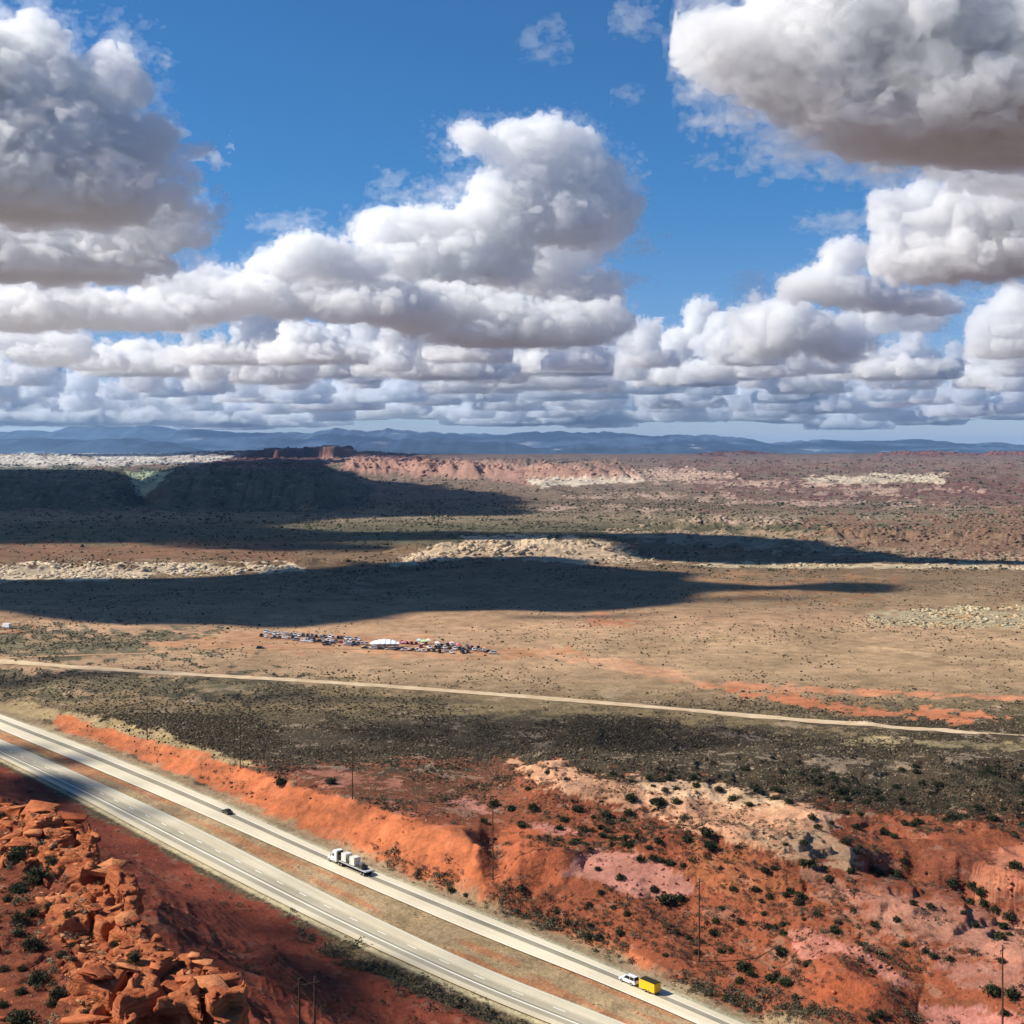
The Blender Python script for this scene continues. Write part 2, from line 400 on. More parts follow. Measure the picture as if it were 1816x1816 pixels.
    zone([(1280, 1020), (1600, 1035), (1560, 1060), (1200, 1050)], (170, 122, 84), 10, 1, .2)
    zone([(1030, 1090), (1130, 1092), (1120, 1112), (1040, 1114)], (212, 132, 92), 5, .6, .1)
    zone([(180, 1098), (1050, 1092), (1050, 1112), (250, 1118)], (198, 150, 112), 6, .6, .12)
    zone([(-60, 1112), (60, 1112), (110, 1128), (-60, 1134)], (190, 118, 82), 4, .5, .2)
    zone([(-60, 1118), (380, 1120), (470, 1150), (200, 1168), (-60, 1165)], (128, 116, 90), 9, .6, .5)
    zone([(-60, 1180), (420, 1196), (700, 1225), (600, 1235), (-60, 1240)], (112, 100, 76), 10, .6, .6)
    zone([(900, 1130), (1900, 1120), (1900, 1230), (1300, 1200)], (190, 150, 112), 16, .8, .18)
    zone([(440, 1116), (700, 1126), (900, 1148), (900, 1166), (740, 1166), (640, 1156), (430, 1150), (250, 1150)], (212, 150, 108), 5, .4, .05)
    zone([(800, 1150), (1010, 1152), (1030, 1162), (860, 1166)], (208, 142, 98), 4, .4, .05)
    zone([(1180, 1205), (1330, 1212), (1500, 1224), (1900, 1236), (1900, 1244), (1300, 1226)], (224, 142, 98), 4, .25, .02)
    zone([(1280, 1226), (1420, 1236), (1560, 1256), (1780, 1268), (1720, 1280), (1500, 1264)], (216, 124, 78), 5, .5, .02)
    zone([(950, 1160), (1120, 1170), (1260, 1208), (1230, 1212), (1060, 1180)], (224, 160, 118), 4, .3, .02)
    zone([(1520, 1150), (1900, 1178), (1900, 1190)], (214, 170, 128), 3, .4, .1)
    zone([(-60, 1236), (60, 1250), (180, 1272), (420, 1342), (480, 1366), (360, 1352), (160, 1290), (-60, 1262)], (192, 160, 114), 4, .35, .2)
    zone([(560, 1215), (1500, 1285), (1600, 1300), (1300, 1290), (600, 1245)], (150, 124, 88), 10, .8, .5)
    zone([(1480, 1308), (1900, 1320), (1900, 1332), (1500, 1320)], (196, 170, 124), 3, .5, .3, None, .6)
    # red country below the scrub flat
    R0 = [(430, 1358), (620, 1362), (860, 1350), (980, 1358), (1100, 1370), (1250, 1385), (1420, 1430), (1560, 1445), (1900, 1450), (1900, 1900), (1250, 1900), (900, 1640), (600, 1520), (450, 1400)]
    zone(R0, (166, 84, 51), 8, .8, .35, .3)
    zone([(420, 1362), (900, 1355), (900, 1440), (640, 1418), (480, 1385)], (142, 80, 56), 8, .9, .6, .1)
    zone([(560, 1370), (700, 1375), (720, 1392), (580, 1390)], (206, 128, 104), 4, .8, .2, .5, .8)
    zone([(900, 1356), (1000, 1362), (1100, 1376), (1230, 1382), (1330, 1404), (1430, 1432), (1500, 1450), (1480, 1470), (1420, 1520), (1330, 1500), (1180, 1450), (1060, 1420), (960, 1390)], (230, 164, 124), 6, .7, .08, .55)
    zone([(1100, 1376), (1230, 1380), (1330, 1402), (1400, 1425), (1300, 1430), (1150, 1400)], (242, 190, 148), 5, .5, .05, .55)
    zone([(1330, 1470), (1480, 1470), (1520, 1520), (1500, 1540), (1400, 1520)], (206, 158, 122), 6, .8, .1, .7)
    zone([(785, 1412), (880, 1428), (860, 1440), (790, 1426)], (210, 132, 116), 3, .8, .15, .6)
    zone([(925, 1455), (1010, 1465), (1040, 1482), (940, 1472)], (206, 128, 114), 3, .8, .1, .6)
    zone([(985, 1550), (1050, 1506), (1120, 1510), (1210, 1545), (1240, 1570), (1200, 1600), (1130, 1590), (1050, 1560)], (208, 134, 118), 4, .3, .02, .55)
    zone([(1230, 1500), (1330, 1515), (1400, 1560), (1390, 1600), (1260, 1580), (1210, 1545)], (190, 106, 60), 7, .7, .25)
    zone([(1430, 1545), (1560, 1565), (1700, 1600), (1900, 1640), (1900, 1760), (1700, 1690), (1560, 1640)], (186, 116, 94), 8, .8, .2, .9)
    zone([(1560, 1590), (1750, 1640), (1900, 1690), (1900, 1740), (1700, 1680), (1560, 1620)], (200, 130, 104), 6, .9, .1, .9)
    zone([(1395, 1655), (1430, 1645), (1500, 1675), (1560, 1700), (1620, 1740), (1600, 1752), (1480, 1700), (1420, 1700)], (216, 132, 112), 4, .2, .03, 1)
    zone([(1640, 1690), (1900, 1740), (1900, 1790), (1700, 1740)], (184, 116, 98), 6, .8, .15, .8)
    zone([(1630, 1780), (1760, 1800), (1900, 1840), (1650, 1830)], (210, 128, 114), 5, .6, .1, .7)
    zone([(1540, 1530), (1700, 1500), (1900, 1520), (1900, 1640), (1700, 1600)], (150, 78, 54), 8, .7, .25, .7)
    zone([(1720, 1560), (1780, 1500), (1900, 1480), (1900, 1540), (1730, 1600)], (204, 118, 84), 6, .6, .1, .8)
    # banks of clean orange earth beside the highway
    zone([(100, 1264), (180, 1292), (340, 1330), (460, 1372), (620, 1420), (760, 1460), (850, 1470), (845, 1530), (870, 1600), (840, 1608), (700, 1548), (520, 1480), (380, 1402), (180, 1320), (90, 1290)], (216, 114, 64), 4, .15, .0, .05)
    zone([(895, 1475), (1010, 1485), (1000, 1560), (930, 1600), (890, 1560)], (196, 98, 56), 6, .6, .08, .2)
    zone([(930, 1652), (1010, 1642), (1130, 1690), (1180, 1720), (1160, 1745), (1060, 1710), (960, 1668)], (220, 118, 68), 4, .1, .0, .05)
    zone([(1400, 1800), (1415, 1740), (1460, 1694), (1520, 1696), (1570, 1740), (1600, 1800)], (176, 88, 54), 5, .4, .1, .1)
    zone([(1425, 1780), (1480, 1725), (1530, 1750), (1560, 1800)], (206, 100, 54), 7, .5, .04)
    # verges, median
    dm, sgn = near_dist(X, Y, MED[::6]); near = (dm < 60) & (Y < 1500)
    d2, s2 = near_dist(X, Y, U_TOP[::6]); d3, s3 = near_dist(X, Y, L_BOT[::6])
    up = near & (s2 > 0)
    nn = fbm2(X/5, Y/5, 4, 50)
    m = np.where(up, sm(8.5, 4.5, d2+3*nn), 0); lay(m, (180, 148, 114), .3, 0)
    m = np.where(up, sm(2.6, 1.0, d2), 0); lay(m, (206, 192, 160), .1, 0)
    md = near & (s2 < 0) & (s3 > 0); lay(np.where(md, 1.0, 0.0), (194, 158, 118), .22, 0)
    m = np.where(md, sm(.0, .22, fbm2((-.66*X+.75*Y)/26, (.75*X+.66*Y)/3.2, 5, 51)+.07-np.abs(dm-1.4)*.05), 0); lay(m, (204, 138, 94), .12, 0)
    lo = near & (s3 < 0)
    mr = (s3 < 0) & (Y < 1500) & (Y > 0); lay(np.where(mr, 1.0, 0.0), (134, 60, 42), .1, .15)
    lay(np.where(mr, sm(.05, .4, fbm2(X/40, Y/40, 4, 55)), 0), (154, 72, 47), .1, .15)
    pxl = np.interp(px, [0, 560, 640, 760], [0, 0, 1, 1])
    m = np.where(lo, sm(5+11*pxl, 2.5+5*pxl, d3+4*nn), 0); lay(m, (120, 98, 72), .75, 0)
    m = np.where(lo, sm(2.6, .8, d3), 0); lay(m, (222, 200, 158), .05, 0)
    c *= (1+.18*n3+.12*n1)[:, None]
    return np.clip(c, .01, .9), np.clip(scrub, 0, 1), np.clip(rock, 0, 1)
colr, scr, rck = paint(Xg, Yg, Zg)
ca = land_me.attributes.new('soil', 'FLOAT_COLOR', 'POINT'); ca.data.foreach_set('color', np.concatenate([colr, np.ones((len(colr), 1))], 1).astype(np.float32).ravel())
for nm, ar in (('scrub', scr), ('rock', rck)):
    at = land_me.attributes.new(nm, 'FLOAT', 'POINT'); at.data.foreach_set('value', ar.astype(np.float32))

def ground_material():
    t = NT('desert_ground'); p = t.pos()
    soil = t.attr('soil', 'Color'); sc = t.attr('scrub'); rk = t.attr('rock')
    n1 = t.noise(p, .9, 5, .65); n2 = t.noise(t.scale(p, (1, 1, 2.5)), .12, 6, .6); n4 = t.noise(p, .018, 5, .6)
    v = t.math('ADD', t.ramp(n1, .3, .7, -.16, .16), t.ramp(n2, .3, .7, -.17, .17)); v = t.math('ADD', v, t.ramp(n4, .35, .65, -.12, .12))
    v = t.math('ADD', v, 1.0)
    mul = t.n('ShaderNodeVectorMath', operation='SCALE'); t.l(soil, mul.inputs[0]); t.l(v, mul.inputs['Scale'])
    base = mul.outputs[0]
    # low scrub: dark clumps of about a metre, clumps of stands over tens of metres
    f = t.noise(p, .75, 3, .6); g = t.noise(p, .06, 4, .6)
    thr = t.math('SUBTRACT', .74, t.math('MULTIPLY', sc, .34)); thr = t.math('SUBTRACT', thr, t.ramp(g, .35, .65, -.05, .05))
    m = t.ramp(t.math('SUBTRACT', f, thr), -.01, .05)
    green = t.mix(t.noise(p, .3, 2), (.048, .037, .023), (.09, .07, .045))
    base = t.mix(t.math('MULTIPLY', m, .8), base, green)
    # farther off whole stands and ledges read as dark and pale flecks
    for sc_, st_, lo_ in ((.16, .55, .60), (.045, .5, .59)):
        fl = t.noise(t.scale(p, (1, .8, 3)), sc_, 4, .62)
        mm = t.math('MULTIPLY', t.ramp(fl, lo_, lo_+.05), t.math('ADD', t.math('MULTIPLY', sc, st_), t.math('MULTIPLY', t.math('SUBTRACT', 1.0, rk), .15)))
        base = t.mix(mm, base, (.06, .05, .032))
        mm = t.math('MULTIPLY', t.ramp(fl, .40, .36), t.math('ADD', .05, t.math('MULTIPLY', sc, .4)))
        base = t.mix(mm, base, (.52, .38, .27))
    # pale dry grass tufts
    m2 = t.ramp(t.noise(t.scale(p, (1, 1, 1)), 1.1, 2, .5), .64, .7)
    base = t.mix(t.math('MULTIPLY', m2, t.math('MULTIPLY', sc, .5)), base, (.42, .33, .19))
    # bare rock: pale and dark streaks with the bedding
    r1 = t.noise(t.scale(p, (.25, .25, 2.2)), .5, 5, .7, .6)
    base = t.mix(t.math('MULTIPLY', rk, t.ramp(r1, .56, .66)), base, t.mix(.55, base, (.1, .05, .035)))
    bmp = t.n('ShaderNodeBump'); bmp.inputs['Strength'].default_value = .9; bmp.inputs['Distance'].default_value = .9
    hgt = t.math('ADD', t.math('MULTIPLY', n1, .5), t.math('MULTIPLY', n2, 1.2)); hgt = t.math('ADD', hgt, t.math('MULTIPLY', m, .35))
    t.l(hgt, bmp.inputs['Height'])
    return t.out(t.bsdf(base, .95, spec=.05, normal=bmp.outputs[0]))
M_GROUND = ground_material()
land = link('terrain', land_me, M_GROUND); tag(land, kind='structure')
def hz(x, y): return float(height(np.array([float(x)]), np.array([float(y)]))[0])
# ---------------------------------------------------------------- highway and dirt roads
def strip(name, A, B, m, zoff=0.0, n_across=8, drape=False, z0=0.0, kind='structure', crown=.12):
    n = len(A); s = np.concatenate([[0], np.cumsum(np.hypot(*np.diff((A+B)/2, axis=0).T))])
    V = []; UV = []
    for j in range(n_across+1):
        f = j/n_across; q = A*(1-f)+B*f
        z = np.full(n, z0+zoff+crown*(1-(2*f-1)**2))
        if drape: z = height(q[:, 0], q[:, 1])+zoff
        V.append(np.column_stack([q, z])); UV.append(np.column_stack([s, np.full(n, f)]))
    V = np.concatenate(V); UV = np.concatenate(UV)
    a = (np.arange(n_across)[:, None]*n+np.arange(n-1)[None, :]).ravel()
    q = np.stack([a, a+1, a+n+1, a+n], 1)
    p0, p1, p2 = V[q[0, 0]], V[q[0, 1]], V[q[0, 2]]
    if np.cross(p1-p0, p2-p0)[2] < 0: q = q[:, ::-1]
    me = mesh_np(name, V, q); smooth(me)
    uv = me.uv_layers.new(name='UVMap'); li = q.ravel()
    uv.data.foreach_set('uv', UV[li].astype(np.float32).ravel())
    o = link(name, me, m); tag(o, kind=kind); return o
def pavement(name, bands, lines, base, tint):
    """bands: (v0, v1, colour, soft); lines: (v, halfwidth, dashed)"""
    t = NT(name); uvn = t.n('ShaderNodeUVMap'); sp = t.n('ShaderNodeSeparateXYZ'); t.l(uvn.outputs[0], sp.inputs[0])
    u, v = sp.outputs[0], sp.outputs[1]; p = t.pos()
    st = t.n('ShaderNodeCombineXYZ'); t.l(t.math('MULTIPLY', u, .02), st.inputs[0]); t.l(t.math('MULTIPLY', v, 9.0), st.inputs[1])
    streak = t.noise(st.outputs[0], 1.0, 6, .6); grit = t.noise(p, 2.5, 4, .6); big = t.noise(p, .03, 4, .6)
    c = t.mix(t.ramp(streak, .35, .65), base, tint)
    for v0, v1, colr_, soft in bands:
        m = t.math('MULTIPLY', t.ramp(v, v0-soft, v0+soft), t.ramp(v, v1-soft, v1+soft, 1, 0))
        m = t.math('MULTIPLY', m, t.ramp(t.math('ADD', streak, t.math('MULTIPLY', big, .6)), .5, .95, 1.0, .72))
        c = t.mix(m, c, colr_)
    k = t.math('ADD', t.ramp(grit, .3, .7, .92, 1.06), t.ramp(big, .35, .65, -.08, .08))
    mul = t.n('ShaderNodeVectorMath', operation='SCALE'); t.l(c, mul.inputs[0]); t.l(k, mul.inputs['Scale']); c = mul.outputs[0]
    for v0, hw, dash in lines:
        m = t.math('LESS_THAN', t.math('ABSOLUTE', t.math('SUBTRACT', v, v0)), hw)
        if dash: m = t.math('MULTIPLY', m, t.math('LESS_THAN', t.math('MODULO', t.math('ADD', u, 3.0), 12.2), 3.6))
        c = t.mix(t.math('MULTIPLY', m, .9), c, (.85, .84, .8))
    return t.out(t.bsdf(c, .85, spec=.15))
M_UP = pavement('pale_concrete_lanes', [(.31, .53, alb((142, 130, 112)), .012)], [(.29, .012, False), (.95, .009, False)], alb((255, 234, 208)), alb((246, 222, 190)))
M_LO = pavement('worn_asphalt_lanes', [(.0, .10, alb((226, 214, 186)), .03), (.38, .60, alb((190, 174, 152)), .07), (.60, .66, alb((136, 124, 110)), .025), (.70, .84, alb((172, 158, 140)), .03)],
                [(.05, .006, False), (.43, .012, True), (.675, .013, False)], alb((244, 224, 198)), alb((234, 210, 178)))
strip('highway_eastbound', U_TOP, U_BOT, M_UP)
strip('highway_westbound', L_TOP, L_BOT, M_LO)
def dirt_mat(name, a, b):
    t = NT(name); p = t.pos(); return t.out(t.bsdf(t.mix(t.ramp(t.noise(p, .15, 5, .6), .35, .65), alb(a), alb(b)), .95, spec=.05))
M_DIRT = dirt_mat('pale_dirt_track', (244, 208, 170), (222, 182, 144))
M_DIRT2 = dirt_mat('orange_dirt_track', (214, 168, 126), (196, 146, 104))
def track(name, pts, wid, m):
    p = np.array(pts, float); xs = np.linspace(p[0, 0], p[-1, 0], 220); ys = np.interp(xs, p[:, 0], p[:, 1])
    k = np.ones(15)/15; ys = np.convolve(np.concatenate([np.full(7, ys[0]), ys, np.full(7, ys[-1])]), k, 'valid')
    kx = np.linspace(xs[0], xs[-1], 56); kp = [at_px(a, np.interp(a, xs, ys), 400, 1300) for a in kx]
    kY = np.convolve(np.pad([q.y for q in kp], 2, 'edge'), np.ones(5)/5, 'valid'); Yq = np.interp(xs, kx, kY); c = np.stack([(xs-CX)/F*Yq, Yq], 1)
    d = np.gradient(c, axis=0); nrm = np.stack([-d[:, 1], d[:, 0]], 1)/np.hypot(*d.T)[:, None]
    w_ = wid/2*(1+.22*noise2(np.arange(220)*.31, np.zeros(220), 3)[:, None])
    strip(name, c-nrm*w_, c+nrm*w_, m, .12, 4, True)
track('dirt_road', [(-160, 1163), (0, 1174), (250, 1192), (480, 1204), (700, 1218), (1000, 1241), (1200, 1258), (1400, 1276), (1816, 1306), (2000, 1320)], 8.5, M_DIRT)
track('dirt_path', [(-160, 1172), (0, 1168), (120, 1163), (300, 1158), (450, 1153), (560, 1149), (680, 1152)], 4.2, M_DIRT2)
# ---------------------------------------------------------------- boulders and scrub that nobody could count
def ico(sub=0, seed=0, rough=.25, squash=1.0):
    bm = bmesh.new(); bmesh.ops.create_icosphere(bm, subdivisions=sub+1, radius=1)
    r = random.Random(seed)
    for v in bm.verts:
        k = 1+r.uniform(-rough, rough); v.co = Vector((v.co.x*k, v.co.y*k, v.co.z*k*squash))
    V = np.array([v.co for v in bm.verts]); Fc = np.array([[v.index for v in f.verts] for f in bm.faces]); bm.free(); return V, Fc
def leafy(n, seed, flat=.75, leaf=.16):
    """a shrub as a shell of small leaf faces"""
    r = np.random.default_rng(seed)
    d = r.normal(size=(n, 3)); d /= np.linalg.norm(d, axis=1)[:, None]
    lob = 1+.30*np.sin(d[:, 0]*4.1+seed)*np.cos(d[:, 1]*3.7+seed*2)+.18*np.sin(d[:, 2]*6+seed+d[:, 0]*5)
    c = d*(lob*(r.random(n)**.35))[:, None]; c[:, 2] = c[:, 2]*flat+flat*.8; c = c[c[:, 2] > -.02]; n = len(c)
    a = r.normal(size=(n, 3))*leaf; b = r.normal(size=(n, 3))*leaf; e = r.normal(size=(n, 3))*leaf
    return np.stack([c+a, c+b, c+e], 1).reshape(-1, 3), np.arange(3*n).reshape(-1, 3)
def scatter(name, pts, sizes, shapes, m, colors=None, tilt=.25, flat=None, sink=.1):
    Vs = []; Fs = []; Cs = []; off = 0
    which = rng.integers(0, len(shapes), len(pts))
    for k, (V, Fc) in enumerate(shapes):
        q = np.where(which == k)[0]
        if not len(q): continue
        a = rng.random(len(q))*6.283; ca_, sa_ = np.cos(a), np.sin(a)
        s = sizes[q]; sx = s*rng.uniform(.8, 1.3, len(q)); sy = s*rng.uniform(.8, 1.3, len(q)); sz = s*rng.uniform(.7, 1.15, len(q))
        x = V[None, :, 0]*sx[:, None]; y = V[None, :, 1]*sy[:, None]; z = V[None, :, 2]*sz[:, None]
        tl = rng.normal(0, tilt, len(q))[:, None]; y, z = y*np.cos(tl)-z*np.sin(tl), y*np.sin(tl)+z*np.cos(tl)
        W = np.stack([x*ca_[:, None]-y*sa_[:, None]+pts[q, 0:1], x*sa_[:, None]+y*ca_[:, None]+pts[q, 1:2], z+pts[q, 2:3]-(s*sink)[:, None]], 2)
        Vs.append(W.reshape(-1, 3)); nV = len(V)
        Fs.append((Fc[None]+(np.arange(len(q))*nV)[:, None, None]+off).reshape(-1, Fc.shape[1])); off += nV*len(q)
        if colors is not None: Cs.append(np.repeat(colors[q], nV, axis=0))
    me = mesh_np(name, np.concatenate(Vs), np.concatenate(Fs))
    if colors is not None:
        C_ = np.concatenate(Cs); at = me.attributes.new('soil', 'FLOAT_COLOR', 'POINT')
        at.data.foreach_set('color', np.concatenate([C_, np.ones((len(C_), 1))], 1).astype(np.float32).ravel())
    o = link(name, me, m); tag(o, kind='stuff'); return o
PX = CX+F*Xg/np.maximum(Yg, 60); PY = YH+F*(HCAM-Zg)/np.maximum(Yg, 60)
inview = (PX > -260) & (PX < 2080) & (Yg > 200)
def pick(w, n):
    w = np.where(inview, w, 0); w = w/w.sum()
    i = np.searchsorted(np.cumsum(w), rng.random(n)); i = np.clip(i, 0, len(w)-1)
    # move a little off the grid, along the sheet
    dy = np.interp(Yg[i], [200, 560, 900, 1500, 3000, 9600], [.9, .9, 2, 4, 8, 21])
    x = Xg[i]+rng.uniform(-.5, .5, n)*Yg[i]*.0008*2; y = Yg[i]+rng.uniform(-.5, .5, n)*dy
    return np.stack([x, y, Zg[i]], 1), i
def stone_mat():
    t = NT('sandstone'); p = t.pos(); c = t.attr('soil', 'Color')
    k = t.math('ADD', t.ramp(t.noise(p, .6, 4, .65), .3, .7, .82, 1.15), t.ramp(t.noise(t.scale(p, (.4, .4, 3)), 3.2, 4, .65), .35, .65, -.16, .14))
    mul = t.n('ShaderNodeVectorMath', operation='SCALE'); t.l(c, mul.inputs[0]); t.l(k, mul.inputs['Scale'])
    b = t.n('ShaderNodeBump'); b.inputs['Strength'].default_value = .9; b.inputs['Distance'].default_value = .2; t.l(t.noise(p, 3.0, 5, .65), b.inputs['Height'])
    return t.out(t.bsdf(mul.outputs[0], .95, spec=.05, normal=b.outputs[0]))
def scrub_mat(name, a, b, sc=.5):
    t = NT(name); p = t.pos()
    return t.out(t.bsdf(t.mix(t.ramp(t.noise(p, sc, 2), .35, .65), a, b), .95, spec=.05))
M_STONE = stone_mat(); M_SAGE = scrub_mat('sage_scrub', (.075, .068, .045), (.14, .12, .075)); M_JUN = scrub_mat('juniper_foliage', (.022, .03, .014), (.055, .062, .03), .8)
M_DARK = scrub_mat('dark_brush', (.042, .033, .022), (.09, .068, .042)); M_DRY = scrub_mat('dry_grass', (.24, .185, .11), (.34, .26, .16))
wob = fbm2(Xg/45, Yg/45, 4, 70); wob2 = fbm2(Xg/11, Yg/11, 3, 71)
offroad = np.ones(len(Xg))
_q = (Yg < 1500) & (Yg > 60)
_d, _s = near_dist(Xg, Yg, MED[::6]); offroad = np.where(_d < 25, 0, 1.0)
offroad = offroad*np.where(np.abs(PY-np.interp(PX, [-160, 0, 250, 480, 700, 1000, 1200, 1400, 1816, 2000], [1163, 1174, 1192, 1204, 1218, 1241, 1258, 1276, 1306, 1320])-1) < 5.5, 0, 1)
# boulders where the rock is bare
rocks = [ico(0, k, .3, .62) for k in range(5)]
wr = rck**2*sm(-.1, .35, wob2+wob)*offroad*np.where(Yg > 240, 1, 0)*np.where(Yg < 600, .35, np.where(Yg < 2400, 1.6, .7))
pt, ix = pick(wr, 30000)
sz = np.interp(pt[:, 1], [250, 600, 1000, 1600, 2600, 5000, 9000], [.35, .5, 1.3, 2.3, 2.8, 6, 9])*np.minimum(rng.lognormal(0, .45, len(pt)), 2.1)
cl_ = colr[ix]*rng.uniform(.85, 1.25, (len(pt), 1)); scatter('boulders', pt, sz, rocks, M_STONE, np.clip(cl_, 0, .85), .3, sink=.15)
# far trees and brush as dark flecks
blob = [ico(0, 40+k, .28, .8) for k in range(5)]
wf = (.35+scr)*sm(-.25, .35, wob+.6*wob2)*np.where((Yg > 1250) & (Yg < 7600), 1, 0)*np.where(rck > .75, .12, 1)
pt, ix = pick(wf, 15000)
sz = np.interp(pt[:, 1], [1200, 2000, 4000, 7600], [.8, 1.3, 2.3, 3.6])*rng.lognormal(0, .35, len(pt))
scatter('distant_brush', pt, sz, blob, M_JUN, None, .1, sink=-.2)
# scrub of the flat
wm = scr**1.5*sm(-.35, .3, wob+.5*wob2)*offroad*np.where((Yg > 380) & (Yg < 1300), 1, 0)*np.where(PY > 1440, .3, 1)
pt, ix = pick(wm, 44000)
sz = np.interp(pt[:, 1], [380, 700, 1300], [.27, .42, .62])*rng.lognormal(0, .3, len(pt))
scatter('scrub', pt, sz, blob, M_DARK, None, .1, sink=-.15)
pt, ix = pick(wm*0+scr*offroad*np.where((Yg > 380) & (Yg < 1000), 1, 0), 12000)
sz = np.interp(pt[:, 1], [380, 700, 1300], [.22, .32, .5])*rng.lognormal(0, .3, len(pt))
scatter('dry_grass', pt, sz, blob, M_DRY, None, .1, sink=.1)
# low brush of the red country: shells of leaves
lf = [leafy(60, k) for k in range(5)]
red = offroad*np.where((PY > 1362) & (Yg < 560) & (Yg > 225), 1, 0)
_l, _ls = near_dist(Xg, Yg, U_TOP[::6])
wn = red*np.where(_ls > 0, 1, .25)*np.where(scr < .09, .012, scr+.05)*sm(-.3, .35, wob+.7*wob2)
pt, ix = pick(wn, 6500); sz = rng.lognormal(-.85, .4, len(pt)); scatter('brush', pt, sz, lf, M_SAGE, None, .1, sink=.1)
pt, ix = pick(wn, 3500); sz = rng.lognormal(-.7, .4, len(pt)); scatter('dark_low_brush', pt, sz, lf, M_DARK, None, .1, sink=.1)
# the weedy verge along both sides of the highway
_b, _bs = near_dist(Xg, Yg, L_BOT[::6])
wv = np.where((_bs < 0) & (Yg < 520) & (Yg > 200), np.exp(-((_b-9)/5)**2), 0)*sm(480, 640, PX) + np.where((_ls > 0) & (Yg < 480), np.exp(-((_l-8)/2.6)**2), 0)*sm(600, 760, PX)*.7
wv = wv*sm(-.4, .2, wob2)
pt, ix = pick(wv, 3800); sz = rng.lognormal(-.5, .35, len(pt)); scatter('verge_brush', pt, sz, lf, M_SAGE, None, .1, sink=.1)
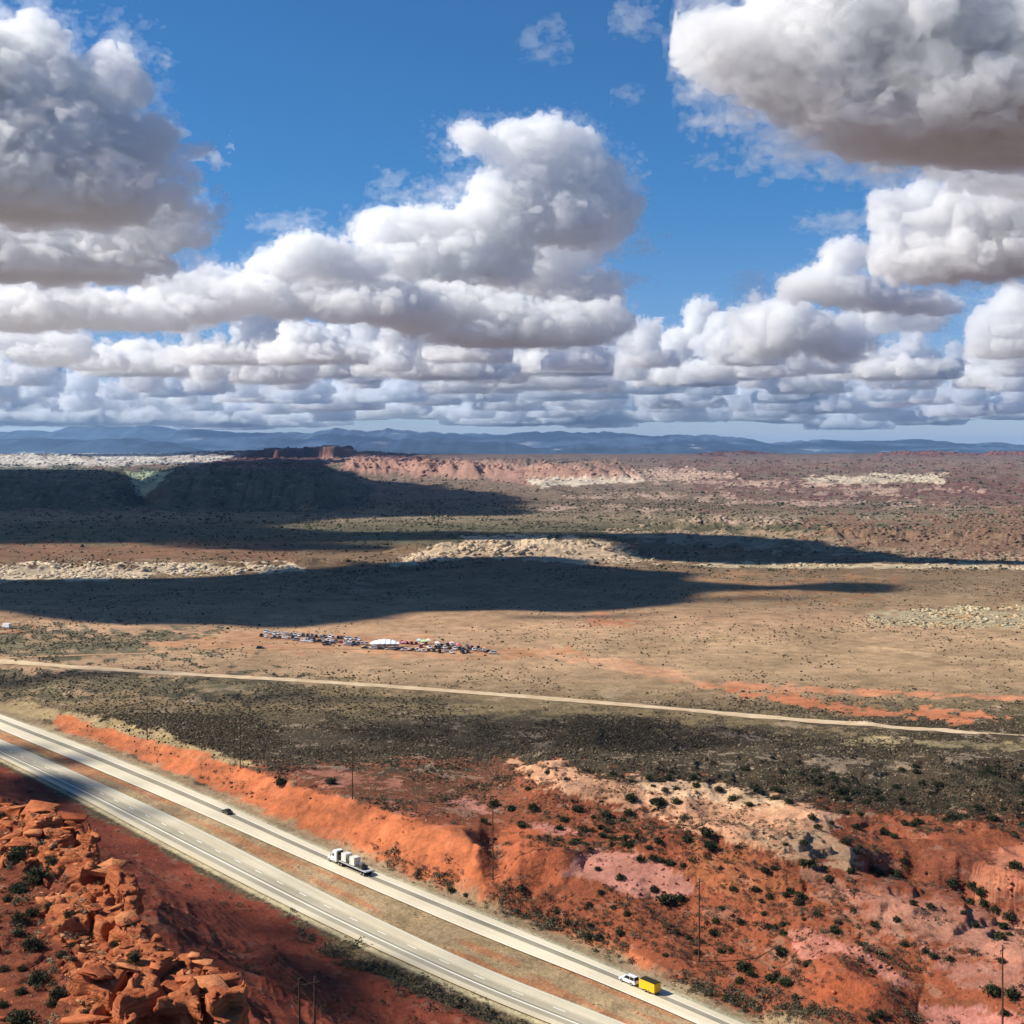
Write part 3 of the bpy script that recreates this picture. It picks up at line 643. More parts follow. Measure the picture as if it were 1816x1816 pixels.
# ---------------------------------------------------------------- the mesa top in the foreground
def mesa_top():
    st = .22; lo = np.array([-64., 60., 61.]); hi = np.array([-6., 140., 91.])
    n = ((hi-lo)/st).astype(int)
    x = lo[0]+np.arange(n[0])*st; y = lo[1]+np.arange(n[1])*st; z = lo[2]+np.arange(n[2])*st
    X2, Y2 = np.meshgrid(x, y, indexing='ij')
    ed = poly_sd(X2.ravel()+1.2*fbm2(X2.ravel()/4, Y2.ravel()/4, 4, 80), Y2.ravel()+1.2*fbm2(X2.ravel()/4, Y2.ravel()/4, 4, 81), MESA).reshape(X2.shape)
    big = fbm2(X2/14, Y2/14, 3, 82); mid = fbm2(X2/3.4, Y2/3.4, 4, 83)
    def cells(x, y, sx, sy, seed):
        """jittered cells: random value per cell, distance to the joint between cells"""
        u, w_ = x/sx, y/sy; iu, iw = np.floor(u).astype(int), np.floor(w_).astype(int)
        f1 = np.full(u.shape, 9.); f2 = np.full(u.shape, 9.); val = np.zeros(u.shape)
        for di in (-1, 0, 1):
            for dj in (-1, 0, 1):
                a_, b_ = (iu+di) & 63, (iw+dj) & 63
                cx = iu+di+.5+.42*_lat[a_, b_, seed & 63]; cyy = iw+dj+.5+.42*_lat[a_, b_, (seed+1) & 63]
                dd = np.hypot(u-cx, w_-cyy); m = dd < f1
                f2 = np.where(m, f1, np.minimum(f2, dd)); val = np.where(m, _lat[a_, b_, (seed+2) & 63], val); f1 = np.where(m, dd, f1)
        return val, f2-f1
    wxx = X2+.9*fbm2(X2/3, Y2/3, 3, 86); wyy = Y2+.9*fbm2(X2/3, Y2/3, 3, 87)
    # beds run roughly along the rim
    ux = wxx*.52-wyy*.85; uy = wxx*.85+wyy*.52
    b1, c1 = cells(ux, uy, 5.2, 3.4, 10); b2, c2 = cells(ux, uy, 2.0, 1.4, 20); b3, c3 = cells(ux+30, uy, 9, 6, 30)
    edge = sm(7.5, 3.5, ed+4.5*big+2.5*b3)
    blk = np.round((b1*1.1+.5)*2)/2
    T = MESA_TOP-1.0 + .7*big + .10*mid + edge*(.35+.75*blk+.3*np.round(b2*2)/2+.18*mid)
    T = T + np.where((b2 > .62) & (c2 > .14), .45*(b2-.3)*(1-edge), 0)
    T = T - edge*(1.3*sm(.12, .03, c1)+.35*sm(.12, .03, c2))
    zz = z[None, None, :].astype(np.float32); T3 = T[:, :, None].astype(np.float32)
    XX = X2[:, :, None].astype(np.float32); YY = Y2[:, :, None].astype(np.float32)
    w2 = noise3(XX/1.1, YY/1.1+5, zz/.7); w3 = noise3(XX/6.5, YY/6.5, zz/9.)
    side = np.empty(w2.shape, np.float32); r6 = np.random.default_rng(6); k0 = 0
    while k0 < n[2]:
        th = int(r6.choice([2, 3, 4, 6, 9])); v_, c_ = cells(ux+r6.uniform(0, 40), uy+r6.uniform(0, 40), r6.uniform(2.5, 5), r6.uniform(2, 4), int(r6.integers(0, 60)))
        off = r6.uniform(-1.0, .7)
        side[:, :, k0:k0+th] = (ed + off + 1.0*v_ - .9*sm(.12, .02, c_))[:, :, None]; k0 += th
    side = side + .07*np.maximum(MESA_TOP-zz, 0) + .25*w2 + 1.5*w3
    D = np.minimum((T3-zz)*1.1 + .10*w2*edge[:, :, None], side)
    D = D.astype(np.float32); D[:, :, -1] = -1
    v, q = surface_nets(D, lo, (st, st, st))
    me = mesh_np('mesa_top', v, q)
    e = np.zeros(len(v), np.float32); ii = np.clip(((v[:, :2]-lo[:2])/st).astype(int), 0, n[:2]-1); e = edge[ii[:, 0], ii[:, 1]]
    at = me.attributes.new('rock', 'FLOAT', 'POINT'); at.data.foreach_set('value', e.astype(np.float32))
    t = NT('mesa_rock'); p = t.pos(); rk = t.attr('rock')
    nz = t.n('ShaderNodeSeparateXYZ'); t.l(t.n('ShaderNodeNewGeometry').outputs['Normal'], nz.inputs[0])
    n1 = t.noise(p, .9, 6, .62); n2 = t.noise(p, 4.5, 4, .65); bed = t.noise(t.scale(p, (.25, .25, 3.2)), 1.1, 5, .65, .4)
    soil = t.mix(t.ramp(n1, .35, .65), alb((158, 82, 52)), alb((126, 60, 40)))
    soil = t.mix(t.ramp(n2, .62, .68), soil, alb((214, 142, 96)))
    rockc = t.mix(t.ramp(bed, .38, .62), alb((222, 122, 66)), alb((184, 88, 46)))
    rockc = t.mix(t.ramp(n1, .6, .72), rockc, alb((234, 146, 92)))
    c = t.mix(t.ramp(t.math('ADD', rk, t.math('MULTIPLY', n1, .6)), .5, .8), soil, rockc)
    b = t.n('ShaderNodeBump'); b.inputs['Strength'].default_value = .8; b.inputs['Distance'].default_value = .25
    t.l(t.math('ADD', n2, t.math('MULTIPLY', bed, 1.2)), b.inputs['Height'])
    o = link('mesa_top', me, t.out(t.bsdf(c, .95, spec=.05, normal=b.outputs[0]))); tag(o, kind='structure')
    return T, edge, lo, st, ed
MT = mesa_top()
def mesa_z(x, y):
    T, e, lo, st, ed = MT
    i = np.clip(((np.asarray(x)-lo[0])/st).astype(int), 0, T.shape[0]-1); j = np.clip(((np.asarray(y)-lo[1])/st).astype(int), 0, T.shape[1]-1)
    return T[i, j], e[i, j], ed[i, j]
def slab(seed):
    r = random.Random(seed); n = r.randint(6, 9); bm = bmesh.new()
    a = sorted(r.uniform(0, 6.283) for _ in range(n)); rr = [r.uniform(.75, 1.15) for _ in a]
    for k, z in ((.92, -.13), (1.05, .04), (1.0, .12)):
        for q, t_ in zip(rr, a): bm.verts.new((q*k*math.cos(t_)*1.35, q*k*math.sin(t_)*.85, z+r.uniform(-.03, .03)))
    bm.verts.ensure_lookup_table(); v = list(bm.verts)
    tri = []
    for l in range(2):
        for i in range(n):
            j = (i+1) % n; tri += [(l*n+i, l*n+j, (l+1)*n+j), (l*n+i, (l+1)*n+j, (l+1)*n+i)]
    for i in range(1, n-1): tri += [(2*n, 2*n+i, 2*n+i+1), (0, i+1, i)]
    V = np.array([x.co for x in v]); bm.free(); return V, np.array(tri)
# loose stones, tufts and grit on the mesa top
n_ = 15000; gx = rng.uniform(-60, -14, n_); gy = rng.uniform(72, 132, n_); gz, ge, gd = mesa_z(gx, gy)
k_ = (gd > .8) & ((rng.random(n_) < .2+.3*ge)) & (fbm2(gx/5, gy/5, 3, 90) > -.12)
pt = np.stack([gx, gy, gz], 1)[k_]
cc = np.array([alb((220, 122, 70)), alb((190, 92, 50)), alb((232, 156, 104))])[rng.integers(0, 3, len(pt))]
scatter('loose_stones', pt, rng.lognormal(-1.85, .65, len(pt)), [slab(90+k) for k in range(4)]+[ico(0, 60+k, .4, .45) for k in range(4)], M_STONE, cc, .35, sink=.2)
k_ = (gd > 1.2) & (rng.random(n_) < .07); pt = np.stack([gx, gy, gz], 1)[k_]
scatter('grass_tufts', pt, rng.lognormal(-1.55, .35, len(pt)), [leafy(40, 70+k, .8, .2) for k in range(4)], M_DRY, None, .1, sink=.1)
k_ = (gd > 1.2) & (rng.random(n_) < .03); pt = np.stack([gx, gy, gz], 1)[k_]
scatter('low_sage', pt, rng.lognormal(-1.25, .35, len(pt)), [leafy(90, 75+k, .7, .16) for k in range(4)], M_SAGE, None, .1, sink=.1)

# slabs broken off the beds, lying along the rim
n_ = 2600; gx = rng.uniform(-60, -14, n_); gy = rng.uniform(72, 132, n_); gz, ge, gd = mesa_z(gx, gy)
k_ = (gd > -.2) & (gd < 7.5) & (ge > .35) & (rng.random(n_) < .22)
pt = np.stack([gx, gy, gz+.12], 1)[k_]
cc = np.array([alb((216, 114, 62)), alb((190, 92, 50)), alb((226, 134, 80))])[rng.integers(0, 3, len(pt))]
scatter('rim_slabs', pt, np.minimum(rng.lognormal(-.55, .55, len(pt)), 1.7), [slab(k) for k in range(8)], M_STONE, cc, .13, sink=-.02)
# ---------------------------------------------------------------- mountains and the air
def mountains(name, prof, Y0, Y1, hazy_rock, seed):
    xs = np.linspace(-500, 2320, 900); ys = np.linspace(Y0-1500, Y1+1500, 46)
    YY, XX = np.meshgrid(ys, xs, indexing='ij'); px = XX
    top = np.interp(px, [p[0] for p in prof], [p[1] for p in prof])+5.0*fbm2(px/22, px*0, 6, seed, .6)+1.0
    Ym = (Y0+Y1)/2; X = (px-CX)/F*Ym
    hpk = HCAM+(YH-top)/F*Ym
    env = sm(Y0-1500, Ym-300, YY)*sm(Y1+1500, Ym+300, YY)
    rid = ridge2(X/1500, YY/1900, 5, seed+3)
    z = (hpk+8)*(env**.8)*(.86+.14*env+.16*rid*(1-env*.8)) - 8
    a = (np.arange(45)[:, None]*900+np.arange(899)[None, :]).ravel()
    me = mesh_np(name, np.stack([X.ravel(), YY.ravel(), z.ravel()], 1), np.stack([a, a+1, a+901, a+900], 1)); smooth(me)
    t = NT(name+'_hazed_rock'); p = t.pos()
    c = t.mix(t.ramp(t.noise(p, .0012, 6, .62), .42, .62), alb(hazy_rock), alb([q*.62 for q in hazy_rock]))  # part of the distant haze is painted into the bluish rock colour
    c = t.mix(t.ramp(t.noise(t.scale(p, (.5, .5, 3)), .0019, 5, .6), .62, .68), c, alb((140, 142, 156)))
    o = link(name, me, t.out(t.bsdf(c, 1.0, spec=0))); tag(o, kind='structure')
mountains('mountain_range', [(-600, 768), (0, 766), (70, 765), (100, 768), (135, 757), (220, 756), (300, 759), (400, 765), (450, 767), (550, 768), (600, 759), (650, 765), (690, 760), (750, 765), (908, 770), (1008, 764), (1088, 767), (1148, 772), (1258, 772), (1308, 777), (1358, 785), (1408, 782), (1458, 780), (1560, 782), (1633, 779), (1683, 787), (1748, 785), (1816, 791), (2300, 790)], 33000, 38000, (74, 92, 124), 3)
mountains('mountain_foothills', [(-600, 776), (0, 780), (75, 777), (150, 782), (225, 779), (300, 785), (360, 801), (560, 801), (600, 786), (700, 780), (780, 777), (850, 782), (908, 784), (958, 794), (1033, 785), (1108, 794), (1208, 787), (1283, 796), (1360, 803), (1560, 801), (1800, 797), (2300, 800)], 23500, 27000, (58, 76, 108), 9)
me = bpy.data.meshes.new('haze'); bm = bmesh.new(); bmesh.ops.create_cube(bm, size=1)
for v in bm.verts: v.co = Vector((v.co.x*400000, 30000+v.co.y*72000, 345+v.co.z*790))
bm.to_mesh(me); bm.free()
t = NT('thin_air'); v = t.n('ShaderNodeVolumePrincipled')
v.inputs['Color'].default_value = (.36, .62, 1.0, 1); v.inputs['Density'].default_value = 1.7e-5; v.inputs['Anisotropy'].default_value = .1
m = t.out(vol=v.outputs[0]); m.cycles.homogeneous_volume = True
o = link('haze', me, m); tag(o, kind='stuff')
# ---------------------------------------------------------------- clouds
def cloud_mat(name, dens, c=(.97, .97, .98)):
    t = NT(name); v = t.n('ShaderNodeVolumePrincipled')
    v.inputs['Color'].default_value = (*c, 1); v.inputs['Density'].default_value = dens; v.inputs['Anisotropy'].default_value = .35
    m = t.out(vol=v.outputs[0]); m.cycles.homogeneous_volume = True
    return m
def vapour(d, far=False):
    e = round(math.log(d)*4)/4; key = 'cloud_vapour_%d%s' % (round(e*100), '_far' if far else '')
    return bpy.data.materials.get(key) or cloud_mat(key, math.exp(e), (.93, .955, .985) if far else (.992, .992, .994))  # far clouds: shade and haze put into a bluish grey vapour colour
def P(px, py, Y): return np.array([(px-CX)/F*Y, Y, HCAM+(YH-py)/F*Y])
def rot(X, Y, Z, i):
    a, b = .6+i*.9, .4+i*1.3
    ca, sa, cb, sb = math.cos(a), math.sin(a), math.cos(b), math.sin(b)
    x, y = X*ca-Y*sa, X*sa+Y*ca; y, z = y*cb-Z*sb, y*sb+Z*cb
    return x, y, z
def billow(X, Y, Z, s0, smin, amp, seed, gain=.6):
    f = 0; a = amp; s = s0; i = 0
    while s > smin:
        x, y, z = rot(X, Y, Z, i)
        n = noise3(x/s+seed*3.1+i*5, y/s+i*3.3+seed, z/s-i*7.7)
        f = f + a*(np.minimum(np.abs(n)*2.2, 1.0)-.42); s *= .5; a *= gain; i += 1
    return f
def cloud(label, blobs, Y, base=None, res=90, amp=.42, seed=0, dens=.03, depth=.9, soft=.35, wisp=False, rag=.0):
    """blobs: (px, py, rx, rz[, dy]) in photo pixels at distance Y; base: photo row of the flat underside"""
    k = Y/F
    B = [(P(b[0], b[1], Y)+np.array([0, (b[4] if len(b) > 4 else 0)*k, 0]), b[2]*k, b[3]*k) for b in blobs]
    lo = np.min([c - np.array([rx, rx*depth, rz])*1.4 for c, rx, rz in B], 0)
    hi = np.max([c + np.array([rx, rx*depth, rz])*1.4 for c, rx, rz in B], 0)
    if base is not None: lo[2] = max(lo[2], HCAM+(YH-base)*k-12*k)
    step = (hi[0]-lo[0])/res
    n = np.ceil((hi-lo)/step).astype(int)+2
    X, YY, Z = np.meshgrid(*[(lo[i]+np.arange(n[i])*step).astype(np.float32) for i in range(3)], indexing='ij')
    X0, Y0 = float(lo[0]), float(lo[1]); x_, y_, z_ = (X-X0)/k, (YY-Y0)/k, Z/k          # photo-pixel units
    rr = float(np.mean([min(b[2], b[3]) for b in blobs]))
    wx = noise3(x_/(rr*1.3)+seed, y_/(rr*1.3), z_/(rr*1.3))*.34*rr*k; wz = noise3(x_/rr, y_/rr+7+seed, z_/rr+3)*.28*rr*k
    d = np.full(X.shape, -9, np.float32)
    for c, rx, rz in B:
        q = np.sqrt(((X+wx-c[0])/rx)**2 + ((YY-c[1])/(rx*depth))**2 + ((Z+wz-c[2])/rz)**2)
        q = (1-q)*min(rx, rz)/k/rr
        h = np.clip(.5+.5*(d-q)/.22, 0, 1); d = q*(1-h)+d*h+.22*h*(1-h)
    if wisp: d = d + 1.1*(noise3(x_/(rr*1.1)+seed, y_/(rr*1.1), z_/(rr*.7)) + .6*noise3(x_/(rr*.5), y_/(rr*.5)+seed, z_/(rr*.3)) + .35*noise3(x_/(rr*.22), y_/(rr*.22)+seed, z_/(rr*.14))-.1)
    else: d = d + billow(x_, y_, z_, rr*.95, step/k*1.3, amp, seed)
    if base is not None:
        zb = HCAM+(YH-base)*k
        db = (Z-zb)/k/rr*2.0 + .22*noise3(x_/(rr*.8), y_/(rr*.8), x_*0+seed)+.1*noise3(x_/(rr*.3), y_/(rr*.3), x_*0+seed)
        d = np.minimum(d, db)
    torn = .30*noise3(x_/(rr*.42)+seed, y_/(rr*.42), z_/(rr*.3))+.22*noise3(x_/(rr*.17)+seed, y_/(rr*.17), z_/(rr*.13))+.12*noise3(x_/(rr*.08)+seed, y_/(rr*.08), z_/(rr*.07)) if soft and not wisp else 0
    def iso(off, dn, nm, parent=None):
        e = d+off+(torn*2.2 if parent else 0)
        e[0], e[-1], e[:, 0], e[:, -1], e[:, :, 0], e[:, :, -1] = [-1]*6
        v, q = surface_nets(e, lo, step)
        if len(q) < 8: return None
        me = mesh_np(nm, v, q); smooth(me)
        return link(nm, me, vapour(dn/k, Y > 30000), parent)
    o = iso(0.0, dens, 'cloud'); tag(o, label, 'cloud', kind='structure')
    if soft and not wisp:
        iso(soft*.42, dens*.13, 'vapour_fringe', o)
    return o
# the clouds in view, near ones first
cloud('giant cloud overhead at the upper right with a broad grey flat underside', [(1330,85,90,60),(1450,95,150,90),(1400,150,80,45),(1560,165,130,50),(1620,60,200,120),(1800,110,240,150),(1950,60,220,170),(1700,215,190,50),(1850,230,200,60),(1250,65,45,22),(1480,10,120,60)], 5200, 272, 230, .3, 5, 0.042, 1.0, .5)
cloud('tall cloud filling the upper left corner with a ragged white right edge', [(-60,130,120,110),(30,110,90,75),(70,160,85,65),(120,210,95,60),(200,160,42,48),(205,125,30,26),(60,280,150,80),(180,290,90,60),(250,250,45,45),(0,340,180,60),(150,350,130,45),(-120,250,150,130)], 6900, 388, 220, .4, 9, 0.046, .8, .5)
cloud('thin grey shreds trailing off the right side of the tall left cloud', [(270,250,50,40),(310,300,45,30),(340,265,35,14),(290,340,60,30),(330,370,50,22),(375,395,22,26)], 7000, None, 110, .5, 12, .022, .8, 0, True)
cloud('grey layered cloud bank under the tall left cloud', [(-60,440,160,50),(80,430,130,50),(190,420,90,50),(250,400,80,40),(310,410,50,30),(100,470,150,30),(215,465,60,28),(-150,420,160,60)], 8800, 497, 180, .38, 14, 0.049, .8, .45)
cloud('cloud tower in the middle leaning right with a white crown', [(925,262,50,46),(965,250,50,38),(1010,275,50,40),(1045,320,60,42),(1085,365,45,42),(960,330,70,55),(890,350,60,45),(1000,390,90,40),(845,245,32,18),(880,268,26,18),(870,400,90,50),(780,410,75,42),(700,425,65,50),(665,405,30,26),(820,460,110,45),(740,480,100,40)], 12600, 520, 250, .36, 21, 0.049, .8, .4)
cloud('grey wisps blowing off the right side of the middle cloud tower', [(1115,330,30,24),(1100,395,30,26),(1150,425,26,12),(1060,430,50,30),(1085,500,40,10)], 12700, None, 90, .5, 23, .010, .8, 0, True)
cloud('white knotted cloud behind the middle cloud tower', [(960,440,45,30),(930,490,60,34),(980,500,50,40),(1010,460,40,40),(870,510,50,22),(1030,520,60,36),(1040,420,40,30)], 14200, 560, 130, .42, 25, 0.057, .8, .4)
cloud('long flat grey cloud across the middle below the tower', [(560,500,60,20),(640,520,70,28),(760,545,110,36),(860,560,110,34),(960,575,110,34),(1050,575,60,38),(1075,560,40,36),(900,590,120,24)], 12000, 613, 220, .38, 27, 0.053, .8, .45)
cloud('bright rounded cloud left of the middle tower', [(505,460,38,30),(545,445,45,32),(590,460,45,30),(640,470,50,26),(480,480,40,16)], 11600, 500, 110, .4, 31, 0.053, .8, .4)
cloud('low cloud bank at the far left over a grey bank', [(-20,540,90,32),(70,530,80,36),(150,545,90,30),(240,560,80,26),(20,560,120,28)], 11000, 585, 130, .38, 33, 0.049, .8, .45)
cloud('chain of rounded clouds left of the middle', [(290,520,50,30),(350,515,45,26),(420,525,55,30),(470,520,50,28),(520,535,50,26),(330,545,80,26),(620,545,60,24),(680,540,50,24)], 11400, 574, 160, .4, 35, 0.053, .8, .4)
cloud('bright cloud with a dark flat base at the right edge', [(1590,370,34,34),(1580,420,30,50),(1640,360,40,36),(1670,350,40,30),(1610,460,50,30),(1700,390,90,50),(1780,380,110,60),(1860,420,140,60),(1720,460,120,30),(1930,400,140,80)], 8900, 508, 170, .36, 41, 0.057, .8, .4)
cloud('grey shaded cloud under the giant right cloud', [(1700,300,50,22),(1760,310,70,26),(1850,315,90,34)], 8000, 350, 100, .4, 42, 0.038, .8, .4)
cloud('upright cloud puff in the right half of the sky', [(1500,450,40,28),(1535,450,26,18),(1480,480,36,26),(1440,505,50,24),(1410,515,28,18),(1500,515,60,26),(1560,530,60,15),(1620,535,60,16),(1670,545,30,14)], 11300, 560, 140, .38, 43, 0.053, .8, .4)
cloud('heaped white cloud with a blue grey base right of the middle', [(1345,580,40,34),(1400,570,55,36),(1440,590,60,36),(1490,600,50,34),(1370,600,60,30)], 13600, 642, 130, .36, 44, 0.061, .8, .4)
cloud('white heaped cloud at the right edge above the horizon', [(1800,545,40,34),(1760,590,36,36),(1830,580,60,50),(1780,610,50,26),(1880,560,70,70)], 14200, 636, 110, .38, 45, 0.057, .8, .4)
cloud('small white clouds stacked at the far left', [(10,600,40,20),(60,605,34,16),(120,608,38,24),(130,625,32,20),(80,630,60,14)], 14500, 648, 100, .4, 46, 0.061, .8, .35)
for i, (lb, bl, Yc) in enumerate([('faint wisp of cloud high above the middle tower', [(950,70,26,26),(985,62,24,24),(965,90,26,16)], 6400),
        ('faint wisp beside the giant cloud at the top', [(1125,30,34,24),(1150,50,18,18)], 6000), ('tiny faint wisp below the top wisps', [(1112,168,22,14)], 7000),
        ('grey wisp left of the middle tower', [(690,325,30,22),(710,340,34,12)], 12800), ('pale wisp between the left wisp and the tower', [(790,335,44,16)], 12900),
        ('thin grey veil above the rounded cloud left of the middle', [(500,395,50,14),(540,385,30,10)], 11800), ('small ragged wisp right of the middle gap', [(1340,512,34,24)], 12500),
        ('thin veil left of the bright right edge cloud', [(1490,395,60,14),(1540,390,40,12)], 9500), ('small grey wisp low on the right', [(1595,590,40,16),(1610,570,26,12)], 15000),
        ('small wisp in the blue gap on the left', [(362,462,20,14)], 9800), ('faint wisp far right above the horizon bank', [(1670,615,30,14)], 15000)]):
    cloud(lb, bl, Yc, None, 70, .5, 60+i, .006, .8, 0, True)
cloud('dark blue grey rain cloud low over the far left horizon', [(-60,690,150,40),(60,700,130,34),(160,715,120,26),(-100,730,160,22),(120,740,160,12)], 62000, 754, 156, .3, 77, 0.051, .8, .3)
# the crowded bank towards the horizon: many separate cumulus, rank behind rank
rc = np.random.default_rng(5)
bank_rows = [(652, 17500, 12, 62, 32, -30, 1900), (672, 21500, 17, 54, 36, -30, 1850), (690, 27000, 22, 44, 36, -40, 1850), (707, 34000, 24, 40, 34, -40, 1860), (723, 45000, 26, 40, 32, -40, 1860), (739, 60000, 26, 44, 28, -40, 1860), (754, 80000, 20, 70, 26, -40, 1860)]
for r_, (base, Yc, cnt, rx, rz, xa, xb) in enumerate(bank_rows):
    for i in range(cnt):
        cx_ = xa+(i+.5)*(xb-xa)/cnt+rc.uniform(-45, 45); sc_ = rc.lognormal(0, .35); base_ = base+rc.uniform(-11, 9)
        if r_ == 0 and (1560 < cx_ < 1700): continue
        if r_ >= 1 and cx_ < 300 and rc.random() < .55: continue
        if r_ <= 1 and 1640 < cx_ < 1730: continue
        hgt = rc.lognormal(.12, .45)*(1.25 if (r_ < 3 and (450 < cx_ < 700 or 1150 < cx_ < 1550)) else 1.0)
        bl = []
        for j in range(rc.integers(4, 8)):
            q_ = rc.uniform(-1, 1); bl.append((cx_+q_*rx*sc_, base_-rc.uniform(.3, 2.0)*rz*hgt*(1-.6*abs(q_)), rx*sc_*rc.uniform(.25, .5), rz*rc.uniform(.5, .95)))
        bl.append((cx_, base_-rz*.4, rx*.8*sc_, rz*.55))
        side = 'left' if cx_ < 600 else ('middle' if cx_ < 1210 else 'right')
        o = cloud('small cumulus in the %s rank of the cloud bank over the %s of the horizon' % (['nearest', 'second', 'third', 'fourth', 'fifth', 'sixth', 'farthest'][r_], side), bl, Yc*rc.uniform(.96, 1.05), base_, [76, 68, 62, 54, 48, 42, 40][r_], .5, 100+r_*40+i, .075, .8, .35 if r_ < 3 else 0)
        if o: o['group'] = 'clouds of the horizon bank'
# ---------------------------------------------------------------- clouds overhead, out of the picture, that shade the valley
def overcloud(label, poly, H, dens=.03, thick=90, warp=30, step=None, zg=0.0, soft=0, nf=60):
    """a flat cloud at height H whose shadow falls on the ground inside the photo-pixel outline poly"""
    g = []
    for p in poly:
        q = at_px(p[0], p[1], 150, 1500) if p[1] > 1290 else Vector((*G(*p, zg), zg))
        L = (H-q.z)/math.tan(SUN_EL); g.append((q.x-math.cos(SUN_A)*L, q.y-math.sin(SUN_A)*L))
    g = np.array(g)
    lo = g.min(0)-120; hi = g.max(0)+120
    step = step or max((hi-lo).max()/130, 8)
    nx, ny = (np.ceil((hi-lo)/step).astype(int)+1)
    X, Y = np.meshgrid(lo[0]+np.arange(nx)*step, lo[1]+np.arange(ny)*step, indexing='ij')
    sd = poly_sd(X.ravel(), Y.ravel(), [tuple(q) for q in g]).reshape(X.shape)
    sd = sd + warp*fbm2(X/(warp*2.6), Y/(warp*2.6), 5, nf)*1.6
    nz = 12; dz = thick*1.7/nz; z = H-thick*.5+np.arange(nz)*dz
    D = np.minimum(sd[:, :, None]/max(thick, 1), .9) - np.abs((z[None, None, :]-H)/thick)*1.2
    D = D + .25*noise3(X[:, :, None]/70, Y[:, :, None]/70, z[None, None, :]/50)
    D[0], D[-1], D[:, 0], D[:, -1], D[:, :, 0], D[:, :, -1] = [-1]*6
    v, q = surface_nets(D, (lo[0], lo[1], z[0]), (step, step, dz))
    if len(q) < 8: return
    me = mesh_np('cloud', v, q); smooth(me); o = link('cloud', me, vapour(dens)); tag(o, label, 'cloud', kind='structure')
overcloud('broad flat cloud overhead shading the rim rock at mid left', [(-420, 1030), (0, 1026), (240, 1027), (400, 1021), (540, 1017), (620, 1006), (720, 999), (830, 984), (960, 996), (1040, 1010), (1150, 1024), (1230, 1036), (1210, 1050), (1240, 1062), (1180, 1074), (1110, 1088), (900, 1094), (620, 1102), (420, 1106), (240, 1112), (0, 1108), (-420, 1118)], 1150, .13, 60, 42)
overcloud('long flat cloud overhead shading the flat right of the valley outcrop', [(1030, 946), (1200, 947), (1320, 953), (1420, 962), (1500, 976), (1600, 990), (1900, 1001), (1900, 1009), (1600, 1005), (1400, 1003), (1200, 1002), (1150, 990), (1090, 968)], 1200, .13, 55, 32)
overcloud('wide cloud overhead shading the long green mesa', [(-300, 848), (0, 850), (200, 846), (250, 856), (330, 840), (560, 829), (640, 845), (760, 850), (880, 862), (910, 884), (640, 890), (560, 893), (470, 900), (620, 906), (1000, 908), (1100, 912), (900, 920), (300, 930), (0, 922), (-300, 925)], 2100, .022, 90, 50, zg=30)
overcloud('narrow cloud streak overhead over the brown flat', [(480, 963), (560, 958), (700, 962), (720, 975), (640, 984), (420, 978), (360, 972)], 1200, .012, 50, 18)
overcloud('ribbon of cloud overhead shading the scrub at the left', [(-400, 1222), (-20, 1214), (160, 1206), (330, 1208), (470, 1212), (360, 1219), (200, 1224), (60, 1232), (-400, 1250)], 1000, .035, 28, 7, 5)
for i, (cx_, cy_, rx, ry, dn) in enumerate([(20, 1330, 80, 15, .02), (112, 1349, 56, 11, .03), (165, 1334, 34, 10, .012), (185, 1394, 55, 12, .014), (255, 1442, 60, 18, .010), (330, 1478, 40, 10, .006), (330, 1620, 110, 50, .05), (560, 1750, 160, 55, .05), (40, 1402, 160, 34, .05), (470, 1680, 120, 55, .04), (640, 1715, 90, 32, .03),
        (790, 1705, 90, 12, .010), (1390, 1049, 240, 11, .06), (1300, 1070, 150, 7, .02), (1480, 1036, 160, 5, .012), (560, 972, 180, 8, .03), (900, 1100, 260, 6, .02), (600, 1262, 300, 12, .006), (1000, 1310, 420, 26, .007), (300, 950, 200, 5, .008)]):
    r_ = np.random.default_rng(i)
    pl = [(cx_+rx*math.cos(a)*r_.uniform(.75, 1.2), cy_+ry*math.sin(a)*r_.uniform(.75, 1.2)) for a in np.linspace(0, 6.28, 13)[:-1]]
    near_ = cy_ > 1200
    overcloud('shred of cloud overhead', pl, 950 if near_ else 1250, dn*(6 if near_ else 1), 11 if near_ else 70, 5 if near_ else 30, 4 if near_ else None, zg=18 if cy_ > 1530 and cx_ < 700 else 0, nf=i)
